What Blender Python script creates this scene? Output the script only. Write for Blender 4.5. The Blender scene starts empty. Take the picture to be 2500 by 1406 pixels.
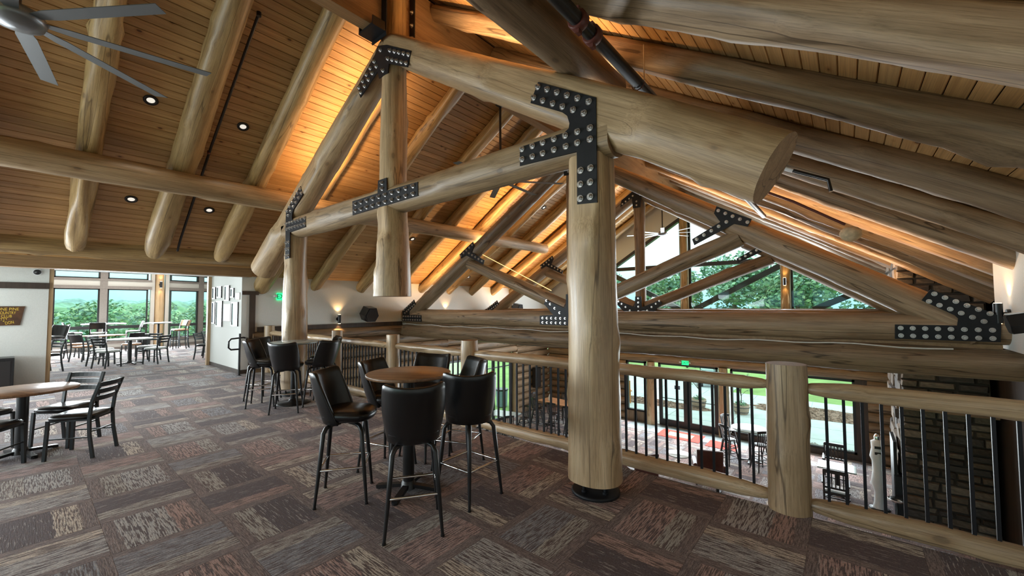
import bpy, math, random
import numpy as np
from mathutils import Vector, Matrix
from math import sin, cos, pi, radians, atan2, sqrt

random.seed(7)
SC = bpy.context.scene
COL = SC.collection

# ------------------------------------------------------------------ camera, sky, exposure
def rot_cam(yaw, pitch, roll):
    cy, sy = cos(yaw), sin(yaw)
    f = Vector((-sy*cos(pitch), cy*cos(pitch), sin(pitch)))
    r = Vector((cy, sy, 0)); u = r.cross(f)
    r2 = r*cos(roll)+u*sin(roll); u2 = -r*sin(roll)+u*cos(roll)
    return r2, u2, f
R_, U_, F_ = rot_cam(radians(39.591), radians(2.414), radians(-0.2736))
cd = bpy.data.cameras.new('camera'); cam = bpy.data.objects.new('camera', cd); COL.objects.link(cam)
M = Matrix.Identity(4)
for i, a in enumerate((R_, U_, -F_)):
    for k in range(3): M[k][i] = a[k]
M.translation = Vector((0, 0, 1.69))
cam.matrix_world = M
cd.sensor_fit = 'HORIZONTAL'; cd.sensor_width = 36; cd.lens = 986.62/2500*36
cd.clip_start = 0.05; cd.clip_end = 3000
SC.camera = cam

W = bpy.data.worlds.new('overcast_sky'); SC.world = W; W.use_nodes = True
nt = W.node_tree; nt.nodes.clear()
_o = nt.nodes.new('ShaderNodeOutputWorld'); _b = nt.nodes.new('ShaderNodeBackground')
_r = nt.nodes.new('ShaderNodeValToRGB'); _s = nt.nodes.new('ShaderNodeSeparateXYZ'); _t = nt.nodes.new('ShaderNodeTexCoord')
nt.links.new(_t.outputs['Generated'], _s.inputs[0]); nt.links.new(_s.outputs['Z'], _r.inputs[0])
nt.links.new(_r.outputs[0], _b.inputs[0]); nt.links.new(_b.outputs[0], _o.inputs[0])
_e = _r.color_ramp.elements
_e[0].position = 0.0; _e[0].color = (0.30, 0.58, 0.68, 1)
_e[1].position = 0.16; _e[1].color = (0.92, 1.0, 1.0, 1)
_m = _e.new(0.05); _m.color = (0.42, 0.74, 0.82, 1)
_b.inputs[1].default_value = 1.35

SC.view_settings.view_transform = 'Standard'; SC.view_settings.look = 'None'
SC.view_settings.exposure = 0.75; SC.view_settings.gamma = 1.0; SC.view_settings.use_curve_mapping = False
try:
    SC.cycles.max_bounces = 8; SC.cycles.diffuse_bounces = 4; SC.cycles.glossy_bounces = 3
    SC.cycles.transparent_max_bounces = 12; SC.cycles.sample_clamp_indirect = 4.0
    SC.cycles.caustics_reflective = False; SC.cycles.caustics_refractive = False
    SC.cycles.use_denoising = True
except Exception: pass

def area(name, loc, direc, sx, sy, power, col=(1, 1, 1), spread=180):
    l = bpy.data.lights.new(name, 'AREA'); l.shape = 'RECTANGLE'; l.size = sx; l.size_y = sy
    l.energy = power; l.color = col; l.spread = radians(spread)
    o = bpy.data.objects.new(name, l); COL.objects.link(o); o.location = loc
    o.rotation_euler = Vector(direc).to_track_quat('-Z', 'Y').to_euler()
    return o
def spot(name, loc, direc, power, col, ang=70, blend=.6, rad=.04):
    l = bpy.data.lights.new(name, 'SPOT'); l.energy = power; l.color = col; l.spot_size = radians(ang); l.spot_blend = blend; l.shadow_soft_size = rad
    o = bpy.data.objects.new(name, l); COL.objects.link(o); o.location = loc
    o.rotation_euler = Vector(direc).to_track_quat('-Z', 'Y').to_euler()
    return o
DAY = (0.86, 0.95, 1.0)
WARM = (1.0, 0.58, 0.25)
# lounge, gable and lower glazing daylight; added fill lamps out of view
area('rear_fill_light', (-8.4, -5.7, 1.5), (.1, 1, -.05), 6.0, 2.0, 190, DAY)  # added fill lamp behind the viewpoint
area('side_fill_light', (-13.7, -3.6, 1.45), (1, -.12, -.05), 4.2, 1.8, 600, DAY)  # added fill lamp, unseen at the left rear
area('lounge_window_daylight', (-22.2, 1.6, 1.5), (1, 0, 0), 5.0, 2.4, 760, DAY)
area('gable_window_daylight', (-5.0, 16.8, 2.9), (0, -1, -0.1), 9.0, 2.4, 380, DAY)
area('hall_window_daylight', (-4.0, 16.8, -2.0), (0, -1, -0.05), 8.0, 2.2, 330, DAY)
# continuous warm strips lying on top of the truss chords, washing the roof boards
def strip(x0, z0, x1, z1, y, power):
    dx, dz = x1-x0, z1-z0; L = sqrt(dx*dx+dz*dz)
    l = bpy.data.lights.new('truss_strip_light', 'AREA'); l.shape = 'RECTANGLE'; l.size = L; l.size_y = .06
    l.energy = power; l.color = WARM
    o = bpy.data.objects.new('truss_strip_light', l); COL.objects.link(o)
    ax = Vector((dx, 0, dz)).normalized(); n = Vector((-ax.z, 0, ax.x))
    if n.z < 0: n = -n
    zz = -n; yy = zz.cross(ax)
    m = Matrix.Identity(4)
    for i, a in enumerate((ax, yy, zz)):
        for k in range(3): m[k][i] = a[k]
    m.translation = Vector(((x0+x1)/2, y, (z0+z1)/2)); 
    o.matrix_world = m
strip(-8.2, 3.80, -5.5, 5.43, 3.75, 32); strip(-1.9, 3.82, -4.4, 5.35, 3.75, 40)
strip(-11.0, 1.95, -5.6, 5.25, 8.8, 62); strip(0.8, 1.98, -4.4, 5.20, 8.8, 62)
strip(-11.0, 1.93, -5.6, 5.2, 12.9, 60); strip(0.8, 1.93, -4.4, 5.2, 12.9, 60)

# ------------------------------------------------------------------ materials
MATS = {}
def newmat(name):
    m = bpy.data.materials.new(name); m.use_nodes = True; MATS[name] = m
    nt = m.node_tree; return m, nt, nt.nodes['Principled BSDF']
def N(nt, t, **kw):
    n = nt.nodes.new(t)
    for k, v in kw.items(): setattr(n, k, v)
    return n
def setin(node, **kw):
    for k, v in kw.items(): node.inputs[k.replace('_', ' ')].default_value = v
def ramp(nt, stops, interp='LINEAR'):
    r = N(nt, 'ShaderNodeValToRGB'); r.color_ramp.interpolation = interp
    el = r.color_ramp.elements
    while len(el) < len(stops): el.new(0.5)
    for e, (p, c) in zip(el, stops): e.position = p; e.color = (*c, 1)
    return r
def plain(name, col, rough=.5, metal=0, spec=.5, noise=0, nscale=20, bump=0, coat=0):
    m, nt, b = newmat(name)
    b.inputs['Base Color'].default_value = (*col, 1); b.inputs['Roughness'].default_value = rough
    b.inputs['Metallic'].default_value = metal; b.inputs['Specular IOR Level'].default_value = spec
    b.inputs['Coat Weight'].default_value = coat
    if noise or bump:
        t = N(nt, 'ShaderNodeTexCoord'); n = N(nt, 'ShaderNodeTexNoise'); n.inputs['Scale'].default_value = nscale; n.inputs['Detail'].default_value = 5
        nt.links.new(t.outputs['Object'], n.inputs['Vector'])
        if noise:
            r = ramp(nt, [(.3, tuple(c*(1-noise) for c in col)), (.7, tuple(min(1, c*(1+noise)) for c in col))])
            nt.links.new(n.outputs[0], r.inputs[0]); nt.links.new(r.outputs[0], b.inputs['Base Color'])
        if bump:
            bp = N(nt, 'ShaderNodeBump'); bp.inputs['Strength'].default_value = bump; bp.inputs['Distance'].default_value = .01
            nt.links.new(n.outputs[0], bp.inputs['Height']); nt.links.new(bp.outputs[0], b.inputs['Normal'])
    return m
def woodmat(name, dark, mid, light, rough=.45, sc=(9, 9, .7), knots=.5, axis='Z', check=.35, bump=.35, vary=.18, coat=0.0, knot_scale=2.2):
    """Wood with grain along the object's own axis, dark drying checks and knots."""
    m, nt, b = newmat(name); L = nt.links
    t = N(nt, 'ShaderNodeTexCoord'); oi = N(nt, 'ShaderNodeObjectInfo')
    off = N(nt, 'ShaderNodeVectorMath', operation='SCALE'); off.inputs['Scale'].default_value = 37.0
    cmb = N(nt, 'ShaderNodeCombineXYZ')
    for k in range(3): L.new(oi.outputs['Random'], cmb.inputs[k])
    L.new(cmb.outputs[0], off.inputs[0])
    add = N(nt, 'ShaderNodeVectorMath', operation='ADD'); L.new(t.outputs['Object'], add.inputs[0]); L.new(off.outputs[0], add.inputs[1])
    if axis == 'Y': s3 = (sc[0], sc[2], sc[1])
    elif axis == 'X': s3 = (sc[2], sc[0], sc[1])
    else: s3 = sc
    mp = N(nt, 'ShaderNodeVectorMath', operation='MULTIPLY'); mp.inputs[1].default_value = s3; L.new(add.outputs[0], mp.inputs[0])
    n1 = N(nt, 'ShaderNodeTexNoise'); setin(n1, Scale=1.0, Detail=8.0, Roughness=.62, Distortion=.6); L.new(mp.outputs[0], n1.inputs['Vector'])
    r1 = ramp(nt, [(.28, dark), (.5, mid), (.74, light)]); L.new(n1.outputs[0], r1.inputs[0])
    # fine fibres
    mp2 = N(nt, 'ShaderNodeVectorMath', operation='MULTIPLY'); mp2.inputs[1].default_value = tuple(k*15 if k > 2 else k*3.2 for k in s3); L.new(add.outputs[0], mp2.inputs[0])
    n2 = N(nt, 'ShaderNodeTexNoise'); setin(n2, Scale=1.0, Detail=4.0, Roughness=.7); L.new(mp2.outputs[0], n2.inputs['Vector'])
    r2 = ramp(nt, [(.32, (.55, .52, .47)), (.5, (.93, .92, .90)), (.66, (1.12, 1.1, 1.06))]); L.new(n2.outputs[0], r2.inputs[0])
    mx = N(nt, 'ShaderNodeMixRGB', blend_type='MULTIPLY'); mx.inputs[0].default_value = .8; L.new(r1.outputs[0], mx.inputs[1]); L.new(r2.outputs[0], mx.inputs[2])
    cur = mx.outputs[0]
    # drying cracks
    if check:
        mp3 = N(nt, 'ShaderNodeVectorMath', operation='MULTIPLY'); mp3.inputs[1].default_value = tuple(k*.6 if k > 2 else k*.3 for k in s3); L.new(add.outputs[0], mp3.inputs[0])
        n3 = N(nt, 'ShaderNodeTexNoise'); setin(n3, Scale=1.0, Detail=2.0, Roughness=.4, Distortion=.08); L.new(mp3.outputs[0], n3.inputs['Vector'])
        r3 = ramp(nt, [(.490, (1, 1, 1)), (.498, (.10, .07, .05)), (.502, (.10, .07, .05)), (.510, (1, 1, 1))]); L.new(n3.outputs[0], r3.inputs[0])
        mx3 = N(nt, 'ShaderNodeMixRGB', blend_type='MULTIPLY'); mx3.inputs[0].default_value = check; L.new(cur, mx3.inputs[1]); L.new(r3.outputs[0], mx3.inputs[2]); cur = mx3.outputs[0]
    if knots:
        mp4 = N(nt, 'ShaderNodeVectorMath', operation='MULTIPLY')
        e = .55; mp4.inputs[1].default_value = {'Z': (1, 1, e), 'Y': (1, e, 1), 'X': (e, 1, 1)}[axis]; L.new(add.outputs[0], mp4.inputs[0])
        v = N(nt, 'ShaderNodeTexVoronoi'); v.inputs['Scale'].default_value = knot_scale*1.6; L.new(mp4.outputs[0], v.inputs['Vector'])
        r4 = ramp(nt, [(.0, (.10, .06, .035)), (.07, (.16, .09, .05)), (.10, (.75, .62, .5)), (.2, (1, 1, 1))]); L.new(v.outputs['Distance'], r4.inputs[0])
        mx4 = N(nt, 'ShaderNodeMixRGB', blend_type='MULTIPLY'); mx4.inputs[0].default_value = knots; L.new(cur, mx4.inputs[1]); L.new(r4.outputs[0], mx4.inputs[2]); cur = mx4.outputs[0]
    if vary:
        hv = N(nt, 'ShaderNodeHueSaturation'); mr = N(nt, 'ShaderNodeMapRange'); setin(mr, To_Min=1-vary, To_Max=1+vary); L.new(oi.outputs['Random'], mr.inputs[0])
        L.new(mr.outputs[0], hv.inputs['Value']); L.new(cur, hv.inputs['Color']); cur = hv.outputs[0]
    L.new(cur, b.inputs['Base Color'])
    rr = N(nt, 'ShaderNodeMapRange'); setin(rr, To_Min=rough-.1, To_Max=rough+.18); L.new(n2.outputs[0], rr.inputs[0]); L.new(rr.outputs[0], b.inputs['Roughness'])
    b.inputs['Coat Weight'].default_value = coat; b.inputs['Coat Roughness'].default_value = .25
    bp = N(nt, 'ShaderNodeBump'); bp.inputs['Strength'].default_value = bump; bp.inputs['Distance'].default_value = .012
    L.new(n1.outputs[0], bp.inputs['Height']); L.new(bp.outputs[0], b.inputs['Normal'])
    return m

LOG = woodmat('peeled_log_wood', (.20, .122, .048), (.40, .265, .115), (.55, .39, .19), rough=.42, coat=.1, check=.6)
LOGP = woodmat('pale_peeled_log_wood', (.26, .17, .092), (.46, .33, .195), (.61, .475, .31), rough=.38, coat=.25, check=.7)
LOGD = woodmat('brown_log_wood', (.145, .095, .055), (.275, .188, .115), (.40, .29, .185), rough=.45, check=.8)
LOGM = woodmat('tan_log_wood', (.20, .132, .072), (.36, .25, .142), (.50, .365, .22), rough=.45, check=.5)
CUT = woodmat('sawn_log_end', (.24, .15, .08), (.36, .235, .13), (.46, .32, .18), rough=.6, sc=(5, 5, 5), knots=0, check=.6, vary=.05)
BOARD = woodmat('pine_ceiling_board', (.40, .225, .085), (.55, .325, .135), (.66, .42, .195), rough=.42, sc=(14, 14, .5), axis='Y', knots=.85, check=.12, bump=.1, vary=.13, knot_scale=3.4)
FASC = woodmat('planed_timber', (.24, .145, .07), (.33, .205, .10), (.42, .275, .145), rough=.55, axis='Y', knots=.5, check=.2, vary=.04)
LOUNGE_WOOD = woodmat('lounge_post_wood', (.42, .27, .14), (.53, .36, .20), (.62, .45, .27), rough=.5, knots=.3, check=.2)
TABLE_WOOD = woodmat('walnut_table_laminate', (.17, .09, .05), (.30, .175, .10), (.42, .26, .16), rough=.32, sc=(1.2, 26, 26), axis='Z', knots=.2, check=.1, bump=.03, vary=.04, coat=.25)
RUSTIC = woodmat('rustic_table_wood', (.22, .10, .045), (.42, .21, .10), (.55, .31, .16), rough=.45, sc=(2, 20, 20), axis='Z', knots=.3, check=.2, vary=.05)
SEATWOOD = woodmat('honey_seat_wood', (.40, .19, .09), (.52, .27, .14), (.60, .34, .19), rough=.35, knots=0, check=0)
PLASTER = plain('cream_plaster', (.69, .70, .67), .85, noise=.04, nscale=60, bump=.12)
CHINK = plain('white_chinking', (.70, .68, .63), .9, noise=.08, nscale=12)
DARKTRIM = woodmat('dark_stained_trim', (.035, .024, .018), (.055, .037, .028), (.075, .052, .038), rough=.5, knots=0, check=0, bump=.1, vary=0)
GREYTRIM = plain('taupe_window_casing', (.20, .165, .145), .6, noise=.08)
LIGHTPANEL = plain('pale_window_panel', (.50, .46, .415), .7)
FRAME_BLACK = plain('dark_bronze_frame', (.018, .016, .016), .4)
STEEL = plain('black_painted_steel', (.012, .013, .016), .48, metal=.0, spec=.3, noise=.2, nscale=8)
BOLT = plain('zinc_bolt', (.62, .62, .62), .3, metal=1)
BALU = plain('black_baluster_metal', (.008, .008, .010), .5, spec=.3)
VINYL = plain('black_vinyl', (.0075, .0075, .0085), .3, spec=.55, bump=.06, nscale=35)
BLKMETAL = plain('black_metal_tube', (.010, .010, .011), .34, spec=.5)
CHAIRMETAL = plain('black_chair_frame', (.010, .015, .017), .36, spec=.5)
CHROME = plain('chrome', (.75, .75, .75), .16, metal=1)
LAM_WHITE = plain('pale_laminate', (.52, .56, .54), .22, noise=.06, nscale=9)
GLASSTOP = plain('glossy_pale_table_top', (.40, .48, .48), .12, noise=.15, nscale=5)
FANBLADE = plain('grey_fan_blade', (.085, .092, .095), .42)
FANLIGHT = plain('silver_fan_motor', (.22, .23, .24), .35, metal=.6)
PIPE_RED = plain('red_brown_coupling', (.10, .025, .018), .45)
WASP = plain('papery_nest', (.62, .50, .33), .9, noise=.22, nscale=14, bump=.4)
LEATHER = plain('brown_leather', (.085, .022, .014), .35, noise=.2, nscale=7)
WINDSOR = plain('dark_stained_seating_wood', (.022, .013, .011), .38)
WHITE = plain('white_plastic', (.78, .8, .8), .5)
WHITECLOTH = plain('white_cloth', (.78, .80, .82), .8, noise=.05, nscale=6)
RUGRED = plain('red_rug', (.55, .05, .03), .95, noise=.25, nscale=12)
RUGTAN = plain('tan_rug', (.42, .33, .22), .95, noise=.2, nscale=14)
SLATE = plain('slate_entry_tile', (.16, .19, .19), .4, noise=.35, nscale=2.2)
STONE_COLS = [((.055, .043, .035)), ((.085, .066, .052)), ((.12, .09, .066)), ((.16, .125, .095)), ((.07, .06, .055)), ((.20, .16, .125))]
STONES = [plain('fieldstone_%s' % w, c, .9, noise=.3, nscale=5, bump=.7) for w, c in zip(('umber', 'brown', 'ochre', 'tan', 'grey', 'sand'), STONE_COLS)]
LEDGE = plain('sandstone_ledge', (.27, .185, .125), .85, noise=.25, nscale=3)
MORTAR = plain('stone_mortar', (.045, .036, .03), .95)
CONC = plain('pale_patio_slab', (.56, .63, .62), .75, noise=.1, nscale=1.5)
MULCH = plain('bark_mulch', (.22, .14, .10), .95, noise=.65, nscale=9, bump=1)
GRAVEL = plain('river_gravel', (.42, .40, .37), .9, noise=.6, nscale=14, bump=1)
GRASS = plain('lawn_grass', (.25, .41, .13), .95, noise=.22, nscale=.8)
GRASSFAR = plain('far_meadow', (.30, .46, .20), .95, noise=.2, nscale=.08)
LEAF = [plain('leaf_' + n, c, .6, noise=.3, nscale=.9) for n, c in (('deep', (.14, .29, .17)), ('mid', (.22, .40, .23)), ('fresh', (.33, .50, .27)), ('bluish', (.20, .38, .30)))]
for _l in LEAF: _l.node_tree.nodes['Principled BSDF'].inputs['Subsurface Weight'].default_value = 0.0
BARK = plain('grey_bark', (.10, .08, .06), .95, noise=.3)
TERRA = plain('wood_barrel', (.42, .30, .22), .8, noise=.15)
BAND = plain('barrel_hoop', (.12, .10, .09), .6)
GOLD = plain('yellow_lettering', (.72, .50, .06), .6)
SIGNBROWN = plain('brown_sign_board', (.075, .030, .010), .6, noise=.3, nscale=9)
PAPER = plain('framed_print', (.33, .43, .41), .5, noise=.3, nscale=9)
PAPERB = plain('blue_print', (.30, .36, .50), .5, noise=.25, nscale=12)
BINBLUE = plain('grey_blue_plastic', (.20, .26, .36), .5)
CARTBLUE = plain('cart_body_blue', (.10, .16, .26), .35)
ORANGE = plain('orange_slat_wood', (.55, .22, .05), .6)
def emit(name, col, s):
    m, nt, b = newmat(name); b.inputs['Base Color'].default_value = (*col, 1)
    b.inputs['Emission Color'].default_value = (*col, 1); b.inputs['Emission Strength'].default_value = s
    return m
LAMP_WARM = emit('warm_lamp_lens', (1, .72, .38), 6)
LAMP_WHITE = emit('downlight_lens', (1, .96, .86), .42)
LED_STRIP = emit('warm_strip_lens', (1, .66, .26), 1.0)
EXIT_GREEN = emit('exit_green', (.02, .80, .25), 1.0)
EXIT_DARK = plain('exit_letter', (.01, .10, .04), .5)
def glassmat():
    m, nt, b = newmat('window_glass'); L = nt.links
    out = nt.nodes['Material Output']; tr = N(nt, 'ShaderNodeBsdfTransparent'); tr.inputs[0].default_value = (.90, .985, .968, 1)
    gl = N(nt, 'ShaderNodeBsdfGlossy'); gl.inputs['Roughness'].default_value = .02
    fc_ = N(nt, 'ShaderNodeLayerWeight'); fc_.inputs['Blend'].default_value = .5; pw = N(nt, 'ShaderNodeMath', operation='POWER'); L.new(fc_.outputs['Facing'], pw.inputs[0]); pw.inputs[1].default_value = 4.0; fr = N(nt, 'ShaderNodeMath', operation='MULTIPLY_ADD'); L.new(pw.outputs[0], fr.inputs[0]); fr.inputs[1].default_value = .5; fr.inputs[2].default_value = .025
    mx = N(nt, 'ShaderNodeMixShader'); L.new(fr.outputs[0], mx.inputs[0]); L.new(tr.outputs[0], mx.inputs[1]); L.new(gl.outputs[0], mx.inputs[2]); L.new(mx.outputs[0], out.inputs[0])
    nt.nodes.remove(b); return m
GLASS = glassmat()

def carpetmat():
    m, nt, b = newmat('carpet_tile'); L = nt.links
    T = 0.61
    geo = N(nt, 'ShaderNodeNewGeometry'); sep = N(nt, 'ShaderNodeSeparateXYZ'); L.new(geo.outputs['Position'], sep.inputs[0])
    def mth(op, a, bb=None, c=None):
        n = N(nt, 'ShaderNodeMath', operation=op)
        for i, v in enumerate((a, bb, c)):
            if v is None: continue
            if isinstance(v, (int, float)): n.inputs[i].default_value = v
            else: L.new(v, n.inputs[i])
        return n.outputs[0]
    u = mth('DIVIDE', mth('ADD', sep.outputs[0], 2.09+61), T); v = mth('DIVIDE', mth('ADD', sep.outputs[1], -.435+61), T)
    iu = mth('FLOOR', u); iv = mth('FLOOR', v); fu = mth('FRACT', u); fv = mth('FRACT', v)
    chk = mth('MODULO', mth('ADD', iu, iv), 2)
    def mix(a, bb): return mth('ADD', mth('MULTIPLY', a, mth('SUBTRACT', 1, chk)), mth('MULTIPLY', bb, chk))
    al = mix(fu, fv); ac = mix(fv, fu)
    cc = N(nt, 'ShaderNodeCombineXYZ'); L.new(iu, cc.inputs[0]); L.new(iv, cc.inputs[1])
    wn = N(nt, 'ShaderNodeTexWhiteNoise', noise_dimensions='2D'); L.new(cc.outputs[0], wn.inputs['Vector'])
    rs = N(nt, 'ShaderNodeSeparateColor'); L.new(wn.outputs['Color'], rs.inputs[0])
    base = (.130, .094, .087)
    main = ramp(nt, [(0, (.10, .080, .092)), (.28, (.47, .32, .29)), (.52, (.48, .48, .48)), (.80, (.28, .295, .33))], 'CONSTANT'); L.new(rs.outputs[0], main.inputs[0])
    sec = ramp(nt, [(0, (.58, .52, .45)), (.4, (.42, .29, .26)), (.7, (.42, .40, .37))], 'CONSTANT'); L.new(rs.outputs[1], sec.inputs[0])
    # flip and shift of the bands in each tile
    flip = mth('GREATER_THAN', rs.outputs[2], .5)
    af = mth('ADD', mth('MULTIPLY', ac, mth('SUBTRACT', 1, mth('MULTIPLY', flip, 2))), flip)
    # streaks
    jit = N(nt, 'ShaderNodeCombineXYZ'); L.new(mth('MULTIPLY', al, 5.5), jit.inputs[0]); L.new(mth('MULTIPLY', ac, 64), jit.inputs[1]); L.new(mth('MULTIPLY', wn.outputs['Value'], 93), jit.inputs[2])
    ns = N(nt, 'ShaderNodeTexNoise'); setin(ns, Scale=1.0, Detail=3.0, Roughness=.6); L.new(jit.outputs[0], ns.inputs['Vector'])
    st = mth('MULTIPLY', mth('SUBTRACT', ns.outputs[0], .5), 1.0)
    edge = mth('ADD', af, mth('MULTIPLY', st, .16))
    b1 = mth('MULTIPLY', mth('GREATER_THAN', edge, .13), mth('LESS_THAN', edge, .62))
    b2 = mth('MULTIPLY', mth('GREATER_THAN', edge, .62), mth('LESS_THAN', edge, .86))
    stre = mth('SMOOTHSTEP', .40, .58, ns.outputs[0]) if False else None
    sr = ramp(nt, [(.44, (0, 0, 0)), (.54, (1, 1, 1))]); L.new(ns.outputs[0], sr.inputs[0])
    def mixc(f, a, bb):
        n = N(nt, 'ShaderNodeMixRGB')
        if isinstance(f, (int, float)): n.inputs[0].default_value = f
        else: L.new(f, n.inputs[0])
        for i, q in ((1, a), (2, bb)):
            if isinstance(q, tuple): n.inputs[i].default_value = (*q, 1)
            else: L.new(q, n.inputs[i])
        return n.outputs[0]
    j2 = N(nt, 'ShaderNodeCombineXYZ'); L.new(mth('MULTIPLY', al, 9.0), j2.inputs[0]); L.new(mth('MULTIPLY', ac, 95), j2.inputs[1]); L.new(mth('MULTIPLY', wn.outputs['Value'], 41), j2.inputs[2])
    n2 = N(nt, 'ShaderNodeTexNoise'); setin(n2, Scale=1.0, Detail=2.0, Roughness=.6); L.new(j2.outputs[0], n2.inputs['Vector'])
    s2 = ramp(nt, [(.40, (0, 0, 0)), (.60, (1, 1, 1))]); L.new(n2.outputs[0], s2.inputs[0])
    base = mixc(s2.outputs[0], (.128, .097, .095), (.265, .212, .203))
    pin = ramp(nt, [(.60, (0, 0, 0)), (.64, (1, 1, 1))]); L.new(ns.outputs[0], pin.inputs[0])
    mainp = mixc(mth('MULTIPLY', pin.outputs[0], .75), main.outputs[0], (.46, .42, .40))
    c = mixc(mth('MULTIPLY', b1, .92), base, mixc(sr.outputs[0], (.105, .078, .080), mainp))
    c = mixc(b2, c, mixc(sr.outputs[0], (.125, .09, .083), sec.outputs[0]))
    # pile
    jn = N(nt, 'ShaderNodeTexNoise'); setin(jn, Scale=95.0, Detail=2.0); L.new(geo.outputs['Position'], jn.inputs['Vector'])
    jr = ramp(nt, [(.3, (.62, .62, .62)), (.7, (1.3, 1.3, 1.3))]); L.new(jn.outputs[0], jr.inputs[0])
    mm = N(nt, 'ShaderNodeMixRGB', blend_type='MULTIPLY'); mm.inputs[0].default_value = .85; L.new(c, mm.inputs[1]); L.new(jr.outputs[0], mm.inputs[2])
    L.new(mm.outputs[0], b.inputs['Base Color']); b.inputs['Roughness'].default_value = .95; b.inputs['Specular IOR Level'].default_value = .15
    b.inputs['Sheen Weight'].default_value = .08; b.inputs['Sheen Roughness'].default_value = .5
    bp = N(nt, 'ShaderNodeBump'); bp.inputs['Strength'].default_value = .5; bp.inputs['Distance'].default_value = .006
    L.new(ns.outputs[0], bp.inputs['Height']); L.new(bp.outputs[0], b.inputs['Normal'])
    return m
CARPET = carpetmat()

# ------------------------------------------------------------------ object helpers
def tag(o, label=None, cat=None, group=None, kind=None):
    if label: o['label'] = label
    if cat: o['category'] = cat
    if group: o['group'] = group
    if kind: o['kind'] = kind
    return o
def link(o, parent=None):
    COL.objects.link(o)
    if parent is not None: o.parent = parent
    return o
def empty(name, loc=(0, 0, 0), rz=0, label=None, cat=None, group=None, parent=None):
    o = bpy.data.objects.new(name, None); link(o, parent); o.location = loc; o.rotation_euler = (0, 0, rz); o.empty_display_size = .1
    return tag(o, label, cat, group)
WM = {}
def world_of(o):
    m = Matrix.Identity(4)
    while o is not None:
        m = o.matrix_basis @ m; o = o.parent
    return m
def put(o, Mw):
    """give o the world matrix Mw whatever its parent"""
    if o.parent is not None: o.matrix_basis = world_of(o.parent).inverted() @ Mw
    else: o.matrix_basis = Mw
    return o

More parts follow.
